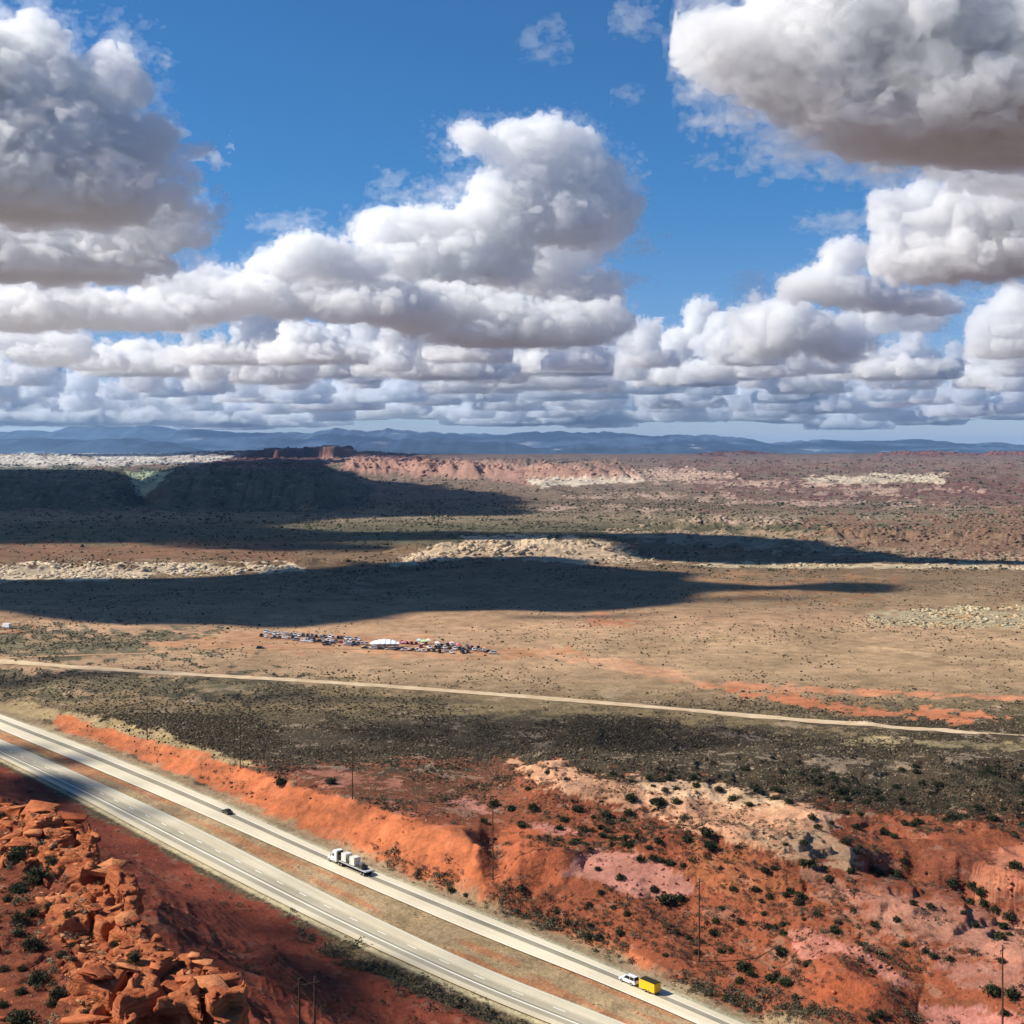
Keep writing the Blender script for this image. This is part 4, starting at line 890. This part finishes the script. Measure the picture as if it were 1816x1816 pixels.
# ---------------------------------------------------------------- things
class MB:
    def __init__(s): s.bm = bmesh.new(); s.mi = 0
    def _m(s, g):
        for f in {f for v in g for f in v.link_faces}: f.material_index = s.mi
    def box(s, c, d, rz=0.0, bev=0.0):
        g = bmesh.ops.create_cube(s.bm, size=1)['verts']
        M = Matrix.Translation(c) @ Matrix.Rotation(rz, 4, 'Z') @ Matrix.Diagonal((*d, 1))
        bmesh.ops.transform(s.bm, matrix=M, verts=g); s._m(g)
        if bev:
            e = list({e for v in g for e in v.link_edges}); bmesh.ops.bevel(s.bm, geom=e, offset=bev, segments=2, affect='EDGES', profile=.6)
        return s
    def prism(s, prof, x0, x1, axis='y', taper=None):
        """profile of (a, z) points swept along an axis"""
        n = len(prof); tp = taper or (1, 1)
        def p(a, z, w): return Vector((a, w, z)) if axis == 'y' else Vector((w, a, z))
        A = [s.bm.verts.new(p(a, z, x0)) for a, z in prof]; B = [s.bm.verts.new(p(a, z, x1)) for a, z in prof]
        fs = [s.bm.faces.new(A), s.bm.faces.new(B[::-1])]
        for i in range(n): fs.append(s.bm.faces.new((A[i], B[i], B[(i+1) % n], A[(i+1) % n])))
        for f in fs: f.material_index = s.mi
        return s
    def cyl(s, a, b, r, r2=None, seg=10):
        a, b = Vector(a), Vector(b); d = b-a
        g = bmesh.ops.create_cone(s.bm, cap_ends=True, segments=seg, radius1=r, radius2=r if r2 is None else r2, depth=d.length)['verts']
        bmesh.ops.transform(s.bm, matrix=Matrix.Translation((a+b)/2) @ d.to_track_quat('Z', 'Y').to_matrix().to_4x4(), verts=g); s._m(g)
        return s
    def obj(s, name, m, parent=None):
        bmesh.ops.recalc_face_normals(s.bm, faces=s.bm.faces); me = bpy.data.meshes.new(name); s.bm.to_mesh(me); s.bm.free()
        return link(name, me, m, parent)
def empty(name, loc, rz=0.0):
    o = bpy.data.objects.new(name, None); col.objects.link(o); o.location = loc; o.rotation_euler = (0, 0, rz); o.empty_display_size = .5; return o
def copy_tree(o, parent=None):
    c = o.copy(); col.objects.link(c); c.parent = parent
    for ch in [x for x in S.objects if x.parent is o]: copy_tree(ch, c)
    return c
def dusty(name, c, rough=.35, spec=.5, dirt=.25):
    t = NT(name); p = t.pos(); k = t.ramp(t.noise(p, 1.3, 4, .6), .45, .75)
    return t.out(t.bsdf(t.mix(t.math('MULTIPLY', k, dirt), c, (.35, .27, .2)), rough, spec=spec))
M_WHITE = dusty('white_paint', (.82, .83, .85)); M_BLACK = dusty('black_paint', (.012, .012, .014), .25); M_GLASS = mat('tinted_glass', (.012, .014, .018), .08, 0, .7)
M_TYRE = mat('tyre_rubber', (.015, .015, .016), .85); M_YEL = dusty('yellow_paint', (.86, .52, .012), .45, .3, .12); M_RED = dusty('red_paint', (.45, .03, .03)); M_SILVER = dusty('silver_paint', (.45, .46, .48)); M_GREY = dusty('grey_paint', (.12, .125, .13))
M_BLUE = dusty('blue_paint', (.03, .09, .25)); M_STEEL = mat('steel', (.3, .3, .3), .4, .8); M_CHROME = mat('rim_alloy', (.5, .5, .52), .3, .9); M_CREAM = dusty('cream_wrap', (.8, .78, .7), .7, .2); M_WOOD = dusty('weathered_wood', (.10, .055, .035), .9, .1)
M_WIRE = mat('wire_cable', (.16, .11, .09), .9, 0, .1); M_TENT = mat('white_canvas', (.85, .86, .88), .9); M_LAMP = mat('lamp_red', (.35, .01, .01), .3); M_HEAD = mat('headlamp_glass', (.7, .7, .7), .1)

def make_car(kind, paint, label, loc, rz, parts=True, group=None):
    """x forward; kind: sedan, suv or pickup"""
    L, W = {'sedan': (4.7, 1.84), 'suv': (4.9, 1.95), 'pickup': (5.7, 2.0)}[kind]; h = {'sedan': 1.45, 'suv': 1.82, 'pickup': 1.9}[kind]
    root = empty({'sedan': 'car', 'suv': 'sport_utility_vehicle', 'pickup': 'pickup_truck'}[kind], loc, rz); tag(root, label, 'car' if kind != 'pickup' else 'pickup truck', group)
    b = h*.56
    if kind == 'sedan': prof = [(-L/2, .35), (-L/2, .85), (-L/2+.15, .98), (-1.55, 1.02), (1.1, .98), (L/2-.25, .78), (L/2, .6), (L/2, .32)]
    elif kind == 'suv': prof = [(-L/2, .4), (-L/2, 1.05), (-L/2+.1, 1.12), (1.0, 1.12), (L/2-.35, .98), (L/2, .78), (L/2, .38)]
    else: prof = [(-L/2, .5), (-L/2, 1.15), (-.95, 1.15), (1.3, 1.18), (L/2-.2, 1.08), (L/2, .85), (L/2, .45)]
    m = MB(); m.prism(prof, -W/2, W/2)
    e = [e for e in m.bm.edges]; bmesh.ops.bevel(m.bm, geom=e, offset=.07, segments=2, affect='EDGES', profile=.6)
    if kind == 'pickup': m.box((-1.9, 0, 1.16), (1.7, W-.3, .02))
    m.obj('body', paint, root)
    if kind == 'sedan': cab = [(-1.85, .99), (-1.15, h), (.25, h), (1.15, .97)]; cw = W*.8
    elif kind == 'suv': cab = [(-2.25, 1.11), (-2.05, h), (.35, h), (1.15, 1.10)]; cw = W*.84
    else: cab = [(-.95, 1.15), (-.85, h), (.5, h), (1.35, 1.17)]; cw = W*.84
    m = MB(); m.prism(cab, -cw/2, cw/2)
    for v in m.bm.verts:
        if v.co.z > h-.05: v.co.y *= .86
    bmesh.ops.bevel(m.bm, geom=list(m.bm.edges), offset=.05, segments=2, affect='EDGES'); g = m.obj('cabin_glass', M_GLASS, root)
    m = MB(); tx = [p[0] for p in cab if p[1] == h]
    m.box(((tx[0]+tx[1])/2, 0, h+.015), (tx[1]-tx[0]+.06, cw*.86, .06), 0, .02)
    for sx in ([tx[0]-.02, (tx[0]+tx[1])/2, tx[1]+.03]):
        for sy in (-1, 1):
            x0 = {tx[0]-.02: cab[0][0]+.05, tx[1]+.03: cab[3][0]-.03}.get(sx, sx)
            m.cyl((x0, sy*cw*.5, cab[0][1]), (sx, sy*cw*.435, h), .045, None, 6)
    m.obj('roof', paint, root)
    for sx in (-L*.3, L*.31):
        for sy in (-1, 1):
            r = .34 if kind == 'sedan' else .39
            wo = MB().cyl((sx, sy*(W/2-.2), r), (sx, sy*(W/2+.02), r), r, None, 18).obj('wheel', M_TYRE, root)
            MB().cyl((sx, sy*(W/2+.0), r), (sx, sy*(W/2+.035), r), r*.6, None, 14).obj('rim', M_CHROME, wo)
    for sy in (-1, 1):
        MB().box((L/2-.02, sy*(W/2-.3), .72 if kind == 'sedan' else .85), (.08, .34, .16)).obj('headlight', M_HEAD, root)
        MB().box((-L/2+.0, sy*(W/2-.22), .8 if kind == 'sedan' else .95), (.06, .26, .2)).obj('taillight', M_LAMP, root)
        MB().box((.95, sy*(W/2+.1), 1.05 if kind == 'sedan' else 1.2), (.1, .2, .14)).obj('wing_mirror', paint, root)
    if kind == 'suv':
        m = MB()
        for sy in (-.55, .55): m.cyl((-1.9, sy, h+.09), (.2, sy, h+.09), .025, None, 6)
        m.obj('roof_rack', M_STEEL, root)
    return root
# positions along the outer lane
LANE = U_TOP*.58+U_BOT*.42
def lane_at(px):
    q = CX+F*LANE[:, 0]/LANE[:, 1]; i = int(np.argmin(np.abs(q-px))); d = LANE[i-1]-LANE[i+1]
    return Vector((LANE[i, 0], LANE[i, 1], .10)), math.atan2(d[1], d[0])
loc, rz = lane_at(407); make_car('sedan', M_BLACK, 'small black car alone in the outer lane of the far carriageway', loc, rz)
loc, rz = lane_at(1113); make_car('suv', M_WHITE, 'white sport utility vehicle towing the yellow trailer', loc, rz)
# yellow box trailer
loc2 = loc-Vector((math.cos(rz), math.sin(rz), 0))*6.0
tr = empty('box_trailer', loc2, rz); tag(tr, 'yellow enclosed box trailer hitched behind the white sport utility vehicle', 'trailer')
MB().box((-.2, 0, 1.45), (4.6, 2.15, 2.0), 0, .06).obj('body', M_YEL, tr)
MB().box((-.2, 0, 2.47), (4.5, 2.1, .05), 0, .02).obj('roof', mat('dark_trim', (.03, .025, .01), .6), tr)
dr_ = MB().box((-2.525, 0, 1.45), (.05, 1.95, 1.8), 0, .02).obj('rear_door', M_YEL, tr)
for sy in (-.3, .3): MB().cyl((-2.57, sy, .7), (-2.57, sy, 2.25), .02, None, 6).obj('latch_bar', M_STEEL, dr_)
MB().box((-.2, 0, .40), (4.3, 1.7, .12)).obj('chassis', M_TYRE, tr)
m = MB(); m.cyl((2.1, .6, .42), (3.35, 0, .48), .05); m.cyl((2.1, -.6, .42), (3.35, 0, .48), .05); m.obj('drawbar', M_STEEL, tr)
for sx in (-.75, .15):
    for sy in (-1, 1):
        w_ = MB().cyl((sx, sy*.9, .34), (sx, sy*1.14, .34), .34, None, 18).obj('wheel', M_TYRE, tr); MB().cyl((sx, sy*1.13, .34), (sx, sy*1.16, .34), .19, None, 12).obj('rim', M_CHROME, w_)
for sy in (-1, 1): MB().box((-2.53, sy*.95, .62), (.05, .2, .12)).obj('taillight', M_LAMP, tr)
# lorry
loc, rz = lane_at(599)
tk = empty('flatbed_lorry', loc, rz); tag(tk, 'white cab lorry hauling an open flatbed on the far carriageway', 'lorry')
m = MB(); m.prism([(-1.7, 1.0), (-1.7, 3.9), (.1, 3.95), (.9, 2.65), (1.0, 2.0), (2.9, 1.75), (3.1, 1.4), (3.1, .55), (-1.2, .55)], -1.2, 1.2)
bmesh.ops.bevel(m.bm, geom=list(m.bm.edges), offset=.12, segments=3, affect='EDGES'); cb = m.obj('cab', M_WHITE, tk)
MB().prism([(.42, 3.3), (.98, 2.1), (1.03, 2.1), (.52, 3.33)], -1.0, 1.0).obj('windscreen', M_GLASS, cb)
for sy in (-1, 1):
    MB().box((.05, sy*1.205, 2.55), (.9, .03, .75)).obj('side_window', M_GLASS, cb)
    MB().cyl((-1.95, sy*.95, .9), (-1.95, sy*.95, 4.0), .09).obj('exhaust_stack', M_CHROME, tk)
    MB().cyl((-.9, sy*1.0, .75), (.4, sy*1.0, .75), .32, None, 14).obj('fuel_tank', M_CHROME, tk)
    MB().box((3.12, sy*.9, 1.1), (.06, .35, .25)).obj('headlight', M_HEAD, tk)
    MB().box((1.0, sy*1.45, 2.3), (.1, .22, .6)).obj('wing_mirror', M_BLACK, tk)
MB().box((-1.78, 0, 2.4), (.12, 2.2, 2.6), 0, .03).obj('cab_rear_shade', M_BLACK, tk)  # black sheet painting in the shade on the back of the sleeper
MB().box((-1.2, 0, .82), (6.6, .9, .24)).obj('chassis', M_TYRE, tk)
MB().box((-9.6, 0, 1.35), (13.8, 2.5, .22), 0, .03).obj('flatbed', M_SILVER, tk)
for sy in (-.5, .5): MB().box((-9.6, sy, 1.1), (13.4, .16, .3)).obj('frame_rail', M_TYRE, tk)
MB().box((-2.75, 0, 2.2), (.12, 2.4, 1.6)).obj('headboard', M_BLACK, tk)
for sx in (2.1, -2.9, -4.15, -14.2, -15.45):
    for sy in (-1, 1):
        w_ = MB().cyl((sx, sy*.72, .52), (sx, sy*1.24, .52), .52, None, 20).obj('wheel', M_TYRE, tk); MB().cyl((sx, sy*1.22, .52), (sx, sy*1.26, .52), .28, None, 12).obj('rim', M_CHROME, w_)
def on_deck(name, label, cat, x, build):
    p = loc+Vector((math.cos(rz)*x, math.sin(rz)*x, 1.46)); r_ = empty(name, p, rz); tag(r_, label, cat); build(r_); return r_
def crate(r_):
    MB().box((0, 0, 1.35), (2.3, 2.2, 2.3), 0, .06).obj('wrapped_load', M_CREAM, r_)
    for sx in (-.8, 0, .8): MB().box((sx, 0, .1), (.14, 2.2, .16)).obj('skid', M_WOOD, r_)
    for sx in (-.6, .6): MB().box((sx, 0, 1.36), (.07, 2.23, 2.34)).obj('strap', M_GREY, r_)
on_deck('crate', 'white wrapped crate standing just behind the lorry cab', 'crate', -5.1, crate)
on_deck('crate', 'white wrapped crate in the middle of the flatbed', 'crate', -9.4, crate)
def mach(r_):
    MB().box((0, 0, .55), (2.6, 2.0, .9), 0, .08).obj('engine_housing', M_BLACK, r_); MB().box((-.2, .2, 1.3), (1.2, 1.3, .7), 0, .06).obj('cover', M_GREY, r_)
    for sy in (-.8, .8): MB().box((0, sy, .06), (2.8, .2, .12)).obj('skid', M_STEEL, r_)
on_deck('machine', 'low black machine lashed down at the tail of the flatbed', 'machine', -13.2, mach)
on_deck('machine', 'low black machine between the two white crates', 'machine', -7.3, mach)
# ---- gathering on the plain
prot = {}
def parked(kind, paint, label, p, rz):
    key = (kind, paint.name)
    if key not in prot:
        prot[key] = make_car(kind, paint, label, p, rz, True, 'vehicles parked at the desert gathering'); return prot[key]
    c = copy_tree(prot[key]); c.location = p; c.rotation_euler = (0, 0, rz); c['label'] = label; return c
rp = np.random.default_rng(21)
pal = [('white', M_WHITE, .44), ('black', M_BLACK, .34), ('silver', M_SILVER, .10), ('grey', M_GREY, .06), ('red', M_RED, .03), ('blue', M_BLUE, .03)]
def where_(x): return ('at the left end of the parked rows', 'in the rows left of the white tent', 'beside the white tent', 'in the crowded right half of the parked rows', 'near the right end of the parked rows')[int(np.digitize(x, [530, 640, 712, 800]))]
seen = {}
def add_parked(px, py, kind=None, colour=None, rz=None, label=None):
    p = at_px(px, py, 500, 1200); ci = rp.choice(6, p=[q[2] for q in pal]) if colour is None else [q[0] for q in pal].index(colour)
    k = kind or ['sedan', 'suv', 'pickup', 'suv'][rp.integers(0, 4)]
    lb = label or '%s %s %s, %s rank' % (pal[ci][0], {'sedan': 'car', 'suv': 'tall estate car', 'pickup': 'pickup truck'}[k], where_(px), rank)
    parked(k, pal[ci][1], lb, p, rz if rz is not None else R(95)+rp.normal(0, .12)+(math.pi if rp.random() < .5 else 0))
for rank, (xa, xb, ya, yb, st_) in {'farthest': (470, 648, 1123.5, 1136.5, 7.6), 'middle': (464, 652, 1129, 1143.5, 7.8), 'nearest': (486, 640, 1133, 1146, 13)}.items():
    for x in np.arange(xa, xb, st_):
        if rp.random() < .08: continue
        add_parked(x+rp.normal(0, .8), ya+(x-xa)*(yb-ya)/(xb-xa)+rp.normal(0, .5), rz=None if rank != 'nearest' else R(170)+rp.normal(0, .3))
rank = 'nearest'
for x in np.arange(648, 742, 14): add_parked(x+rp.normal(0, 1), 1150.5+(x-648)*.055, None, ['black', 'white', 'black', 'silver', 'black', 'white', 'black'][int((x-648)/14) % 7], R(172)+rp.normal(0, .1))
for rank, (xa, xb, ya, yb, st_) in {'farthest': (712, 850, 1141, 1150, 9), 'middle': (738, 862, 1148, 1155, 8.5), 'nearest': (740, 850, 1155, 1160, 10)}.items():
    for x in np.arange(xa, xb, st_):
        if rp.random() < .12: continue
        add_parked(x+rp.normal(0, 1), ya+(x-xa)*(yb-ya)/(xb-xa)+rp.normal(0, .6))
add_parked(866, 1158, 'pickup', 'black', R(175), 'black pickup truck standing apart at the right tip of the parked rows')
add_parked(874, 1159.5, 'suv', 'white', R(170), 'white sport utility vehicle standing apart at the right tip of the parked rows')
add_parked(462, 1151.5, 'suv', 'black', R(5), 'black sport utility vehicle alone on the dirt path left of the gathering')
add_parked(580, 1145.5, 'pickup', 'black', R(5), 'dark pickup truck alone on the dirt path below the parked rows')
p = at_px(12, 1114, 500, 1300); cp = empty('camper_van', p, R(150)); tag(cp, 'white camper van standing alone at the far left edge of the plain', 'camper van')
m = MB(); m.prism([(-3.4, .5), (-3.4, 3.0), (2.4, 3.0), (2.9, 2.3), (2.6, 2.0), (3.6, 1.3), (3.6, .5)], -1.15, 1.15); bmesh.ops.bevel(m.bm, geom=list(m.bm.edges), offset=.08, segments=2, affect='EDGES'); bo = m.obj('body', M_WHITE, cp)
MB().box((-1.0, -1.17, 2.0), (1.4, .03, .6)).obj('window', M_GLASS, bo); MB().prism([(2.75, 1.95), (3.35, 1.42), (3.42, 1.45), (2.85, 2.0)], -1, 1).obj('windscreen', M_GLASS, bo)
for sx in (-2.1, 2.4):
    for sy in (-1, 1): MB().cyl((sx, sy*.9, .4), (sx, sy*1.17, .4), .4, None, 14).obj('wheel', M_TYRE, cp)
p = at_px(682, 1148, 500, 1200); tn_ = empty('marquee', p, R(4)); tag(tn_, 'large white marquee in the middle of the parked vehicles', 'tent')
m = MB(); N_ = 16; xs_ = np.linspace(-8.6, 8.6, N_+1)
def tz(x, y): return 2.6+2.3*math.cos(min(1, abs(x)/8.6)*1.45)**.8*(1-abs(y)/4.4)+.15*math.cos(x*2.1)
gv = [[m.bm.verts.new((x, y, tz(x, y))) for y in np.linspace(-4.4, 4.4, 9)] for x in xs_]
for i in range(N_):
    for j in range(8): m.bm.faces.new((gv[i][j], gv[i+1][j], gv[i+1][j+1], gv[i][j+1]))
ob = m.obj('canopy', M_TENT, tn_); md = ob.modifiers.new('t', 'SOLIDIFY'); md.thickness = .06
MB().box((0, 4.35, 1.3), (17, .06, 2.55)).obj('rear_wall', M_TENT, tn_)
for i in range(5):
    for sy in (-1, 1): MB().cyl((-8.3+i*4.15, sy*4.3, 0), (-8.3+i*4.15, sy*4.3, 2.65), .06).obj('pole', M_STEEL, tn_)
def canopy_tent(px, py, cname, c, label):
    p = at_px(px, py, 500, 1200); r_ = empty('canopy_tent', p, R(8)); tag(r_, label, 'canopy tent', 'small canopy tents at the gathering')
    m = MB(); m.cyl((0, 0, 2.3), (0, 0, 3.5), 2.35, .05, 4); q = m.obj('roof', mat('canvas_'+cname, c, .9), r_); q.rotation_euler = (0, 0, R(45)); MB().box((0, 0, 2.2), (3.3, 3.3, .22)).obj('valance', q.data.materials[0], r_)
    for sx in (-1.55, 1.55):
        for sy in (-1.55, 1.55): MB().cyl((sx, sy, 0), (sx, sy, 2.2), .04, None, 6).obj('leg', M_STEEL, r_)
for a in [(716, 1146, 'pink', (.75, .25, .32), 'pink canopy tent right beside the white marquee'), (744, 1142, 'cyan', (.5, .8, .85), 'pale blue canopy tent, leftmost of the three pale canopies'), (752, 1144, 'lime', (.6, .85, .3), 'lime green canopy tent among the parked vehicles'),
          (760, 1142, 'cream', (.8, .85, .7), 'cream canopy tent right of the lime green one'), (776, 1147, 'white', (.85, .8, .84), 'white canopy tent in the right half of the gathering'), (802, 1147, 'rose', (.8, .55, .6), 'pale rose canopy tent left of the red one'), (814, 1151, 'red', (.6, .12, .12), 'red canopy tent near the right end of the gathering')]: canopy_tent(*a)
# ---- utility poles
def pole(px, py, h, label, loc=None, arm=True, rz=None, name='utility_pole'):
    p = loc or at_px(px, py); r_ = empty(name, p, rz if rz is not None else R(48)); tag(r_, label, 'utility pole', 'utility poles along the highway')
    MB().cyl((0, 0, -1), (0, 0, h), .22, .14, 10).obj('post', M_WOOD, r_)
    if arm:
        a_ = MB().box((0, 0, h-.9), (2.6, .12, .14)).obj('crossarm', M_WOOD, r_)
        for sx in (-1.2, 0.55, 1.2): MB().cyl((sx, 0, h-.83), (sx, 0, h-.5), .06, .04, 8).obj('insulator', M_GREY, a_)
    return p, h
pl_ = []
for px, py, h, lb in [(261, 1316, 17, 'leftmost utility pole, standing on the pale grass verge above the highway'), (426, 1368, 17, 'utility pole on the crest of the red bank above the black car'), (625, 1419, 17, 'utility pole behind the red bank above the white lorry'),
        (874, 1561, 20, 'utility pole in the gully where the red bank ends'), (1240, 1706, 19.5, 'tall utility pole on the red slope above the yellow trailer'), (1778, 1830, 17, 'utility pole cut by the bottom edge at the far right')]:
    pl_.append(pole(px, py, h, lb))
def wire(a, b, sag, label, group='overhead wires', r=.02):
    pts = [a.lerp(b, k/14)-Vector((0, 0, sag*4*(k/14)*(1-k/14))) for k in range(15)]
    m = MB()
    for k in range(14): m.cyl(pts[k], pts[k+1], r, None, 5)
    tag(m.obj('overhead_wire', M_WIRE, None), label, 'wire', group)
names_ = ['leftmost', 'second', 'third', 'fourth', 'fifth', 'rightmost']
for i in range(5):
    (a, ha), (b, hb_) = pl_[i], pl_[i+1]
    for sx, sn in ((-1.2, 'nearer'), (1.2, 'farther')):
        o_ = Vector((math.cos(R(48))*sx, math.sin(R(48))*sx, 0)); wire(a+o_+Vector((0, 0, ha-.5)), b+o_+Vector((0, 0, hb_-.5)), 1.6, '%s wire strung from the %s to the %s pole beyond the highway' % (sn, names_[i], names_[i+1]), r=.014)
pa = at_px(531, 1850, 120, 400); pb = at_px(558, 1850, 120, 400)
fa, fh = pole(0, 0, 0, '', arm=False, loc=pa) if False else (pa, 0)
pts_ = []
for p, px, tp, lb in ((pa, 531, 1735, 'left one of the two dark poles rising from the bottom edge in the shaded slope'), (pb, 558, 1731, 'right one of the two dark poles rising from the bottom edge in the shaded slope')):
    h = HCAM-(tp-YH)/F*p.y-p.z; pole(0, 0, h, lb, loc=p, arm=False); pts_.append(p+Vector((0, 0, h)))
MB_ = MB(); MB_.cyl(pts_[0]-Vector((.8, .6, 1.1)), pts_[1]+Vector((.8, .6, -1.1)), .09); tag(MB_.obj('cross_beam', M_WOOD), 'wooden beam joining the tops of the two dark foreground poles', 'beam')
dirw = Vector((-.66, .75, 0))
for k, (s_, nm) in enumerate(((0.0, 'upper'), (.5, 'middle'), (1.0, 'lower'))):
    c = pts_[0].lerp(pts_[1], s_)-Vector((0, 0, 1.2+.25*k)); wire(c+Vector((-46, 60, 9)), c, 1.2, '%s wire running up left from the two dark foreground poles' % nm, r=.006); wire(c, c-Vector((-34, 46, 14)), 1.0, '%s wire running down right from the two dark foreground poles' % nm, r=.006)
# ---- shrubs on the mesa top
M_BUSH = scrub_mat('shrub_leaves', (.028, .036, .02), (.075, .08, .045), 3.0)
def bush_tree(seed, n=1400, leaf=.075):
    """a shrub: crown of leaf faces over crooked stems"""
    V, Fc = leafy(n, seed, .72, leaf); return V, Fc
def shrub_proto(name, seed, n, leaf, mcrown):
    V, Fc = bush_tree(seed, n, leaf); me = mesh_np('crown', V, Fc); me.materials.append(mcrown)
    m = MB(); r_ = random.Random(seed)
    for k in range(7):
        a = k*.9+r_.random(); q = Vector((math.cos(a)*.45, math.sin(a)*.45, .75)); m.cyl((0, 0, -.15), q, .05, .02, 5)
    bmesh.ops.recalc_face_normals(m.bm, faces=m.bm.faces); me2 = bpy.data.meshes.new('stems'); m.bm.to_mesh(me2); m.bm.free(); me2.materials.append(M_WOOD)
    return me, me2
protos = [shrub_proto('s', 200+k, 1500, .075, M_BUSH) for k in range(5)]
def put_shrub(name, p, r, label, cat, group, pr, k):
    o = empty(name, p, k*1.7); o.scale = (r, r, r*(.8+.25*((k*7) % 5)/4)); tag(o, label, cat, group)
    link('crown', pr[0], None, o); link('stems', pr[1], None, o); return o
ords = ['', 'second ', 'third ', 'fourth ', 'fifth ', 'sixth ', 'seventh ', 'eighth ', 'ninth ', 'tenth ', 'eleventh ', 'twelfth ', 'thirteenth ', 'fourteenth ', 'fifteenth ']
bl_ = [(30,1513,22),(69,1509,11),(67,1553,25),(32,1574,18),(14,1594,10),(88,1606,11),(56,1618,12),(35,1629,17),(32,1652,11),(167,1657,14),(56,1673,20),(204,1675,12),(109,1692,12),(238,1696,13),(218,1710,15),(188,1724,9),(67,1733,21),(7,1717,10),(37,1756,12),(102,1763,17),(153,1793,12),(35,1803,27),(93,1780,9),(104,1453,8),(5,1444,8),(93,1527,11),(5,1780,11),(120,1620,9),(162,1627,9),(127,1675,9),(39,1717,9),(130,1700,8)]
cnt = {}
for k, (px, py, r) in enumerate(sorted(bl_, key=lambda q: -q[1])):
    szn = 'large' if r >= 17 else ('mid-sized' if r > 10 else 'small'); cnt[szn] = cnt.get(szn, 0)+1
    Yq = F*(HCAM-MESA_TOP)/(py-YH)
    for _ in range(4):
        zq = float(mesa_z((px-CX)/F*Yq, Yq)[0]); Yq = F*(HCAM-zq)/(py+r*.5-YH)
    put_shrub('desert_shrub', ((px-CX)/F*Yq, Yq, zq-.05), r/F*Yq*.95, '%s dark green shrub on the red mesa top, %slowest of the %s ones' % (szn, ords[cnt[szn]-1], szn), 'shrub', 'dark shrubs on the foreground mesa', protos[k % 5], k)
# ---- junipers of the broken red country
jp = [shrub_proto('j', 300+k, 520, .13, M_JUN) for k in range(6)]
jl = [(1182,1594,20),(1205,1592,12),(1160,1580,9),(1318,1712,17),(1385,1688,13),(1372,1732,16),(1395,1742,13),(1255,1478,14),(1330,1725,9),(1420,1590,12),(1425,1500,10),(1118,1415,13),(1170,1422,14),(1200,1420,10),(1075,1445,11),(1025,1432,12),(1000,1452,9),(945,1432,10),(906,1432,11),(877,1425,12),(858,1455,9),(925,1462,10),(1035,1470,10),(1022,1492,11),(1068,1480,9),(1110,1485,12),(1090,1487,9),(1115,1500,9),(1150,1502,8),(1135,1524,9),(1190,1530,10),(1172,1525,9),(498,1388,12),(587,1384,12),(1260,1500,14),(1250,1470,9),(1220,1488,12),(1470,1560,10),(1546,1542,13),(1560,1550,12),(1590,1552,12),(1510,1545,10),(1440,1535,12),(1425,1528,11),(1690,1565,14),(1725,1570,13),(1740,1580,14),(1800,1535,12),(1760,1450,12),(1688,1447,12),(1628,1455,11),(1620,1462,9),(1568,1475,10),(1518,1465,9),(1500,1492,11),(1520,1510,10),(1790,1625,13),(1745,1602,10),(1720,1597,10),(1765,1620,11),(1780,1640,12),(1770,1660,12),(1730,1640,9),(1710,1618,8),(1620,1600,9),(1650,1605,9),(1760,1755,17),(1795,1765,15),(1550,1640,9),(1480,1650,11),(1450,1620,9),(1530,1675,9),(1655,1695,9),(1685,1700,9),(1605,1675,8),(1560,1690,8),(1415,1600,10),(1400,1580,9),(1340,1577,9),(1300,1575,9),(1355,1545,9),(1060,1540,7),(1045,1660,9),(1062,1662,9),(1100,1655,9),(1008,1635,9),(925,1577,10),(800,1578,8),(826,1588,6),(1430,1710,9),(1545,1720,8),(1290,1770,11),(1410,1768,8),(1560,1798,11),(1545,1805,9),(1310,1740,8),(1500,1440,9),(1440,1450,9),(1450,1465,9),(1400,1420,8),(1380,1400,8),(1340,1398,9),(1275,1400,9),(1235,1392,8),(1300,1415,9),(1330,1425,8),(1180,1400,8),(1150,1380,8),(1120,1385,7)]
rj = np.random.default_rng(77)
ww = np.where(scr < .09, .03, scr+.1)*red*np.where(_ls > 0, 1, 0)*sm(900, 1010, PX)*sm(-.4, .3, wob)*np.where((PX < 1850) & (PY < 1830), 1, 0)
ww = ww*np.where((PX > 1380) & (PX < 1600) & (PY > 1690), .1, 1)
_st = rng; rng = rj; ptj, ij = pick(ww, 300-len(jl)); rng = _st
allj = [(at_px(a, b+r*.5, 200, 700), r*.85) for a, b, r in jl]+[(Vector(p), float(rj.uniform(4.5, 8))) for p in ptj]
def zone_of(x, y):
    if y < 1400 and x < 900: return 'on the red flat behind the highway bank'
    if y > 1370 and y < 1500 and 900 < x < 1480: return 'on the pale orange slickrock shelf'
    if x > 1500 and y < 1530: return 'on the red rim at the far right'
    if x > 1450 and y < 1620: return 'along the shadowed ravine at the right'
    if x > 1450 and y < 1760: return 'on the pink and red rock bands at the right'
    if y > 1690: return 'near the round red mound at the lower right'
    if 980 < x < 1250 and y < 1620: return 'around the smooth pink slab'
    return 'on the red slopes between the highway and the pink slab'
for k, (p, r) in enumerate(allj):
    x_, y_ = CX+F*p.x/p.y, YH+F*(HCAM-p.z)/p.y; rm_ = r/F*p.y
    szn = 'large' if r > 11 else ('mid-sized' if r > 7.6 else 'small')
    put_shrub('juniper', p-Vector((0, 0, .1)), rm_, '%s dark green juniper %s' % (szn, zone_of(x_, y_)), 'juniper', 'junipers of the red country', jp[k % 6], k)
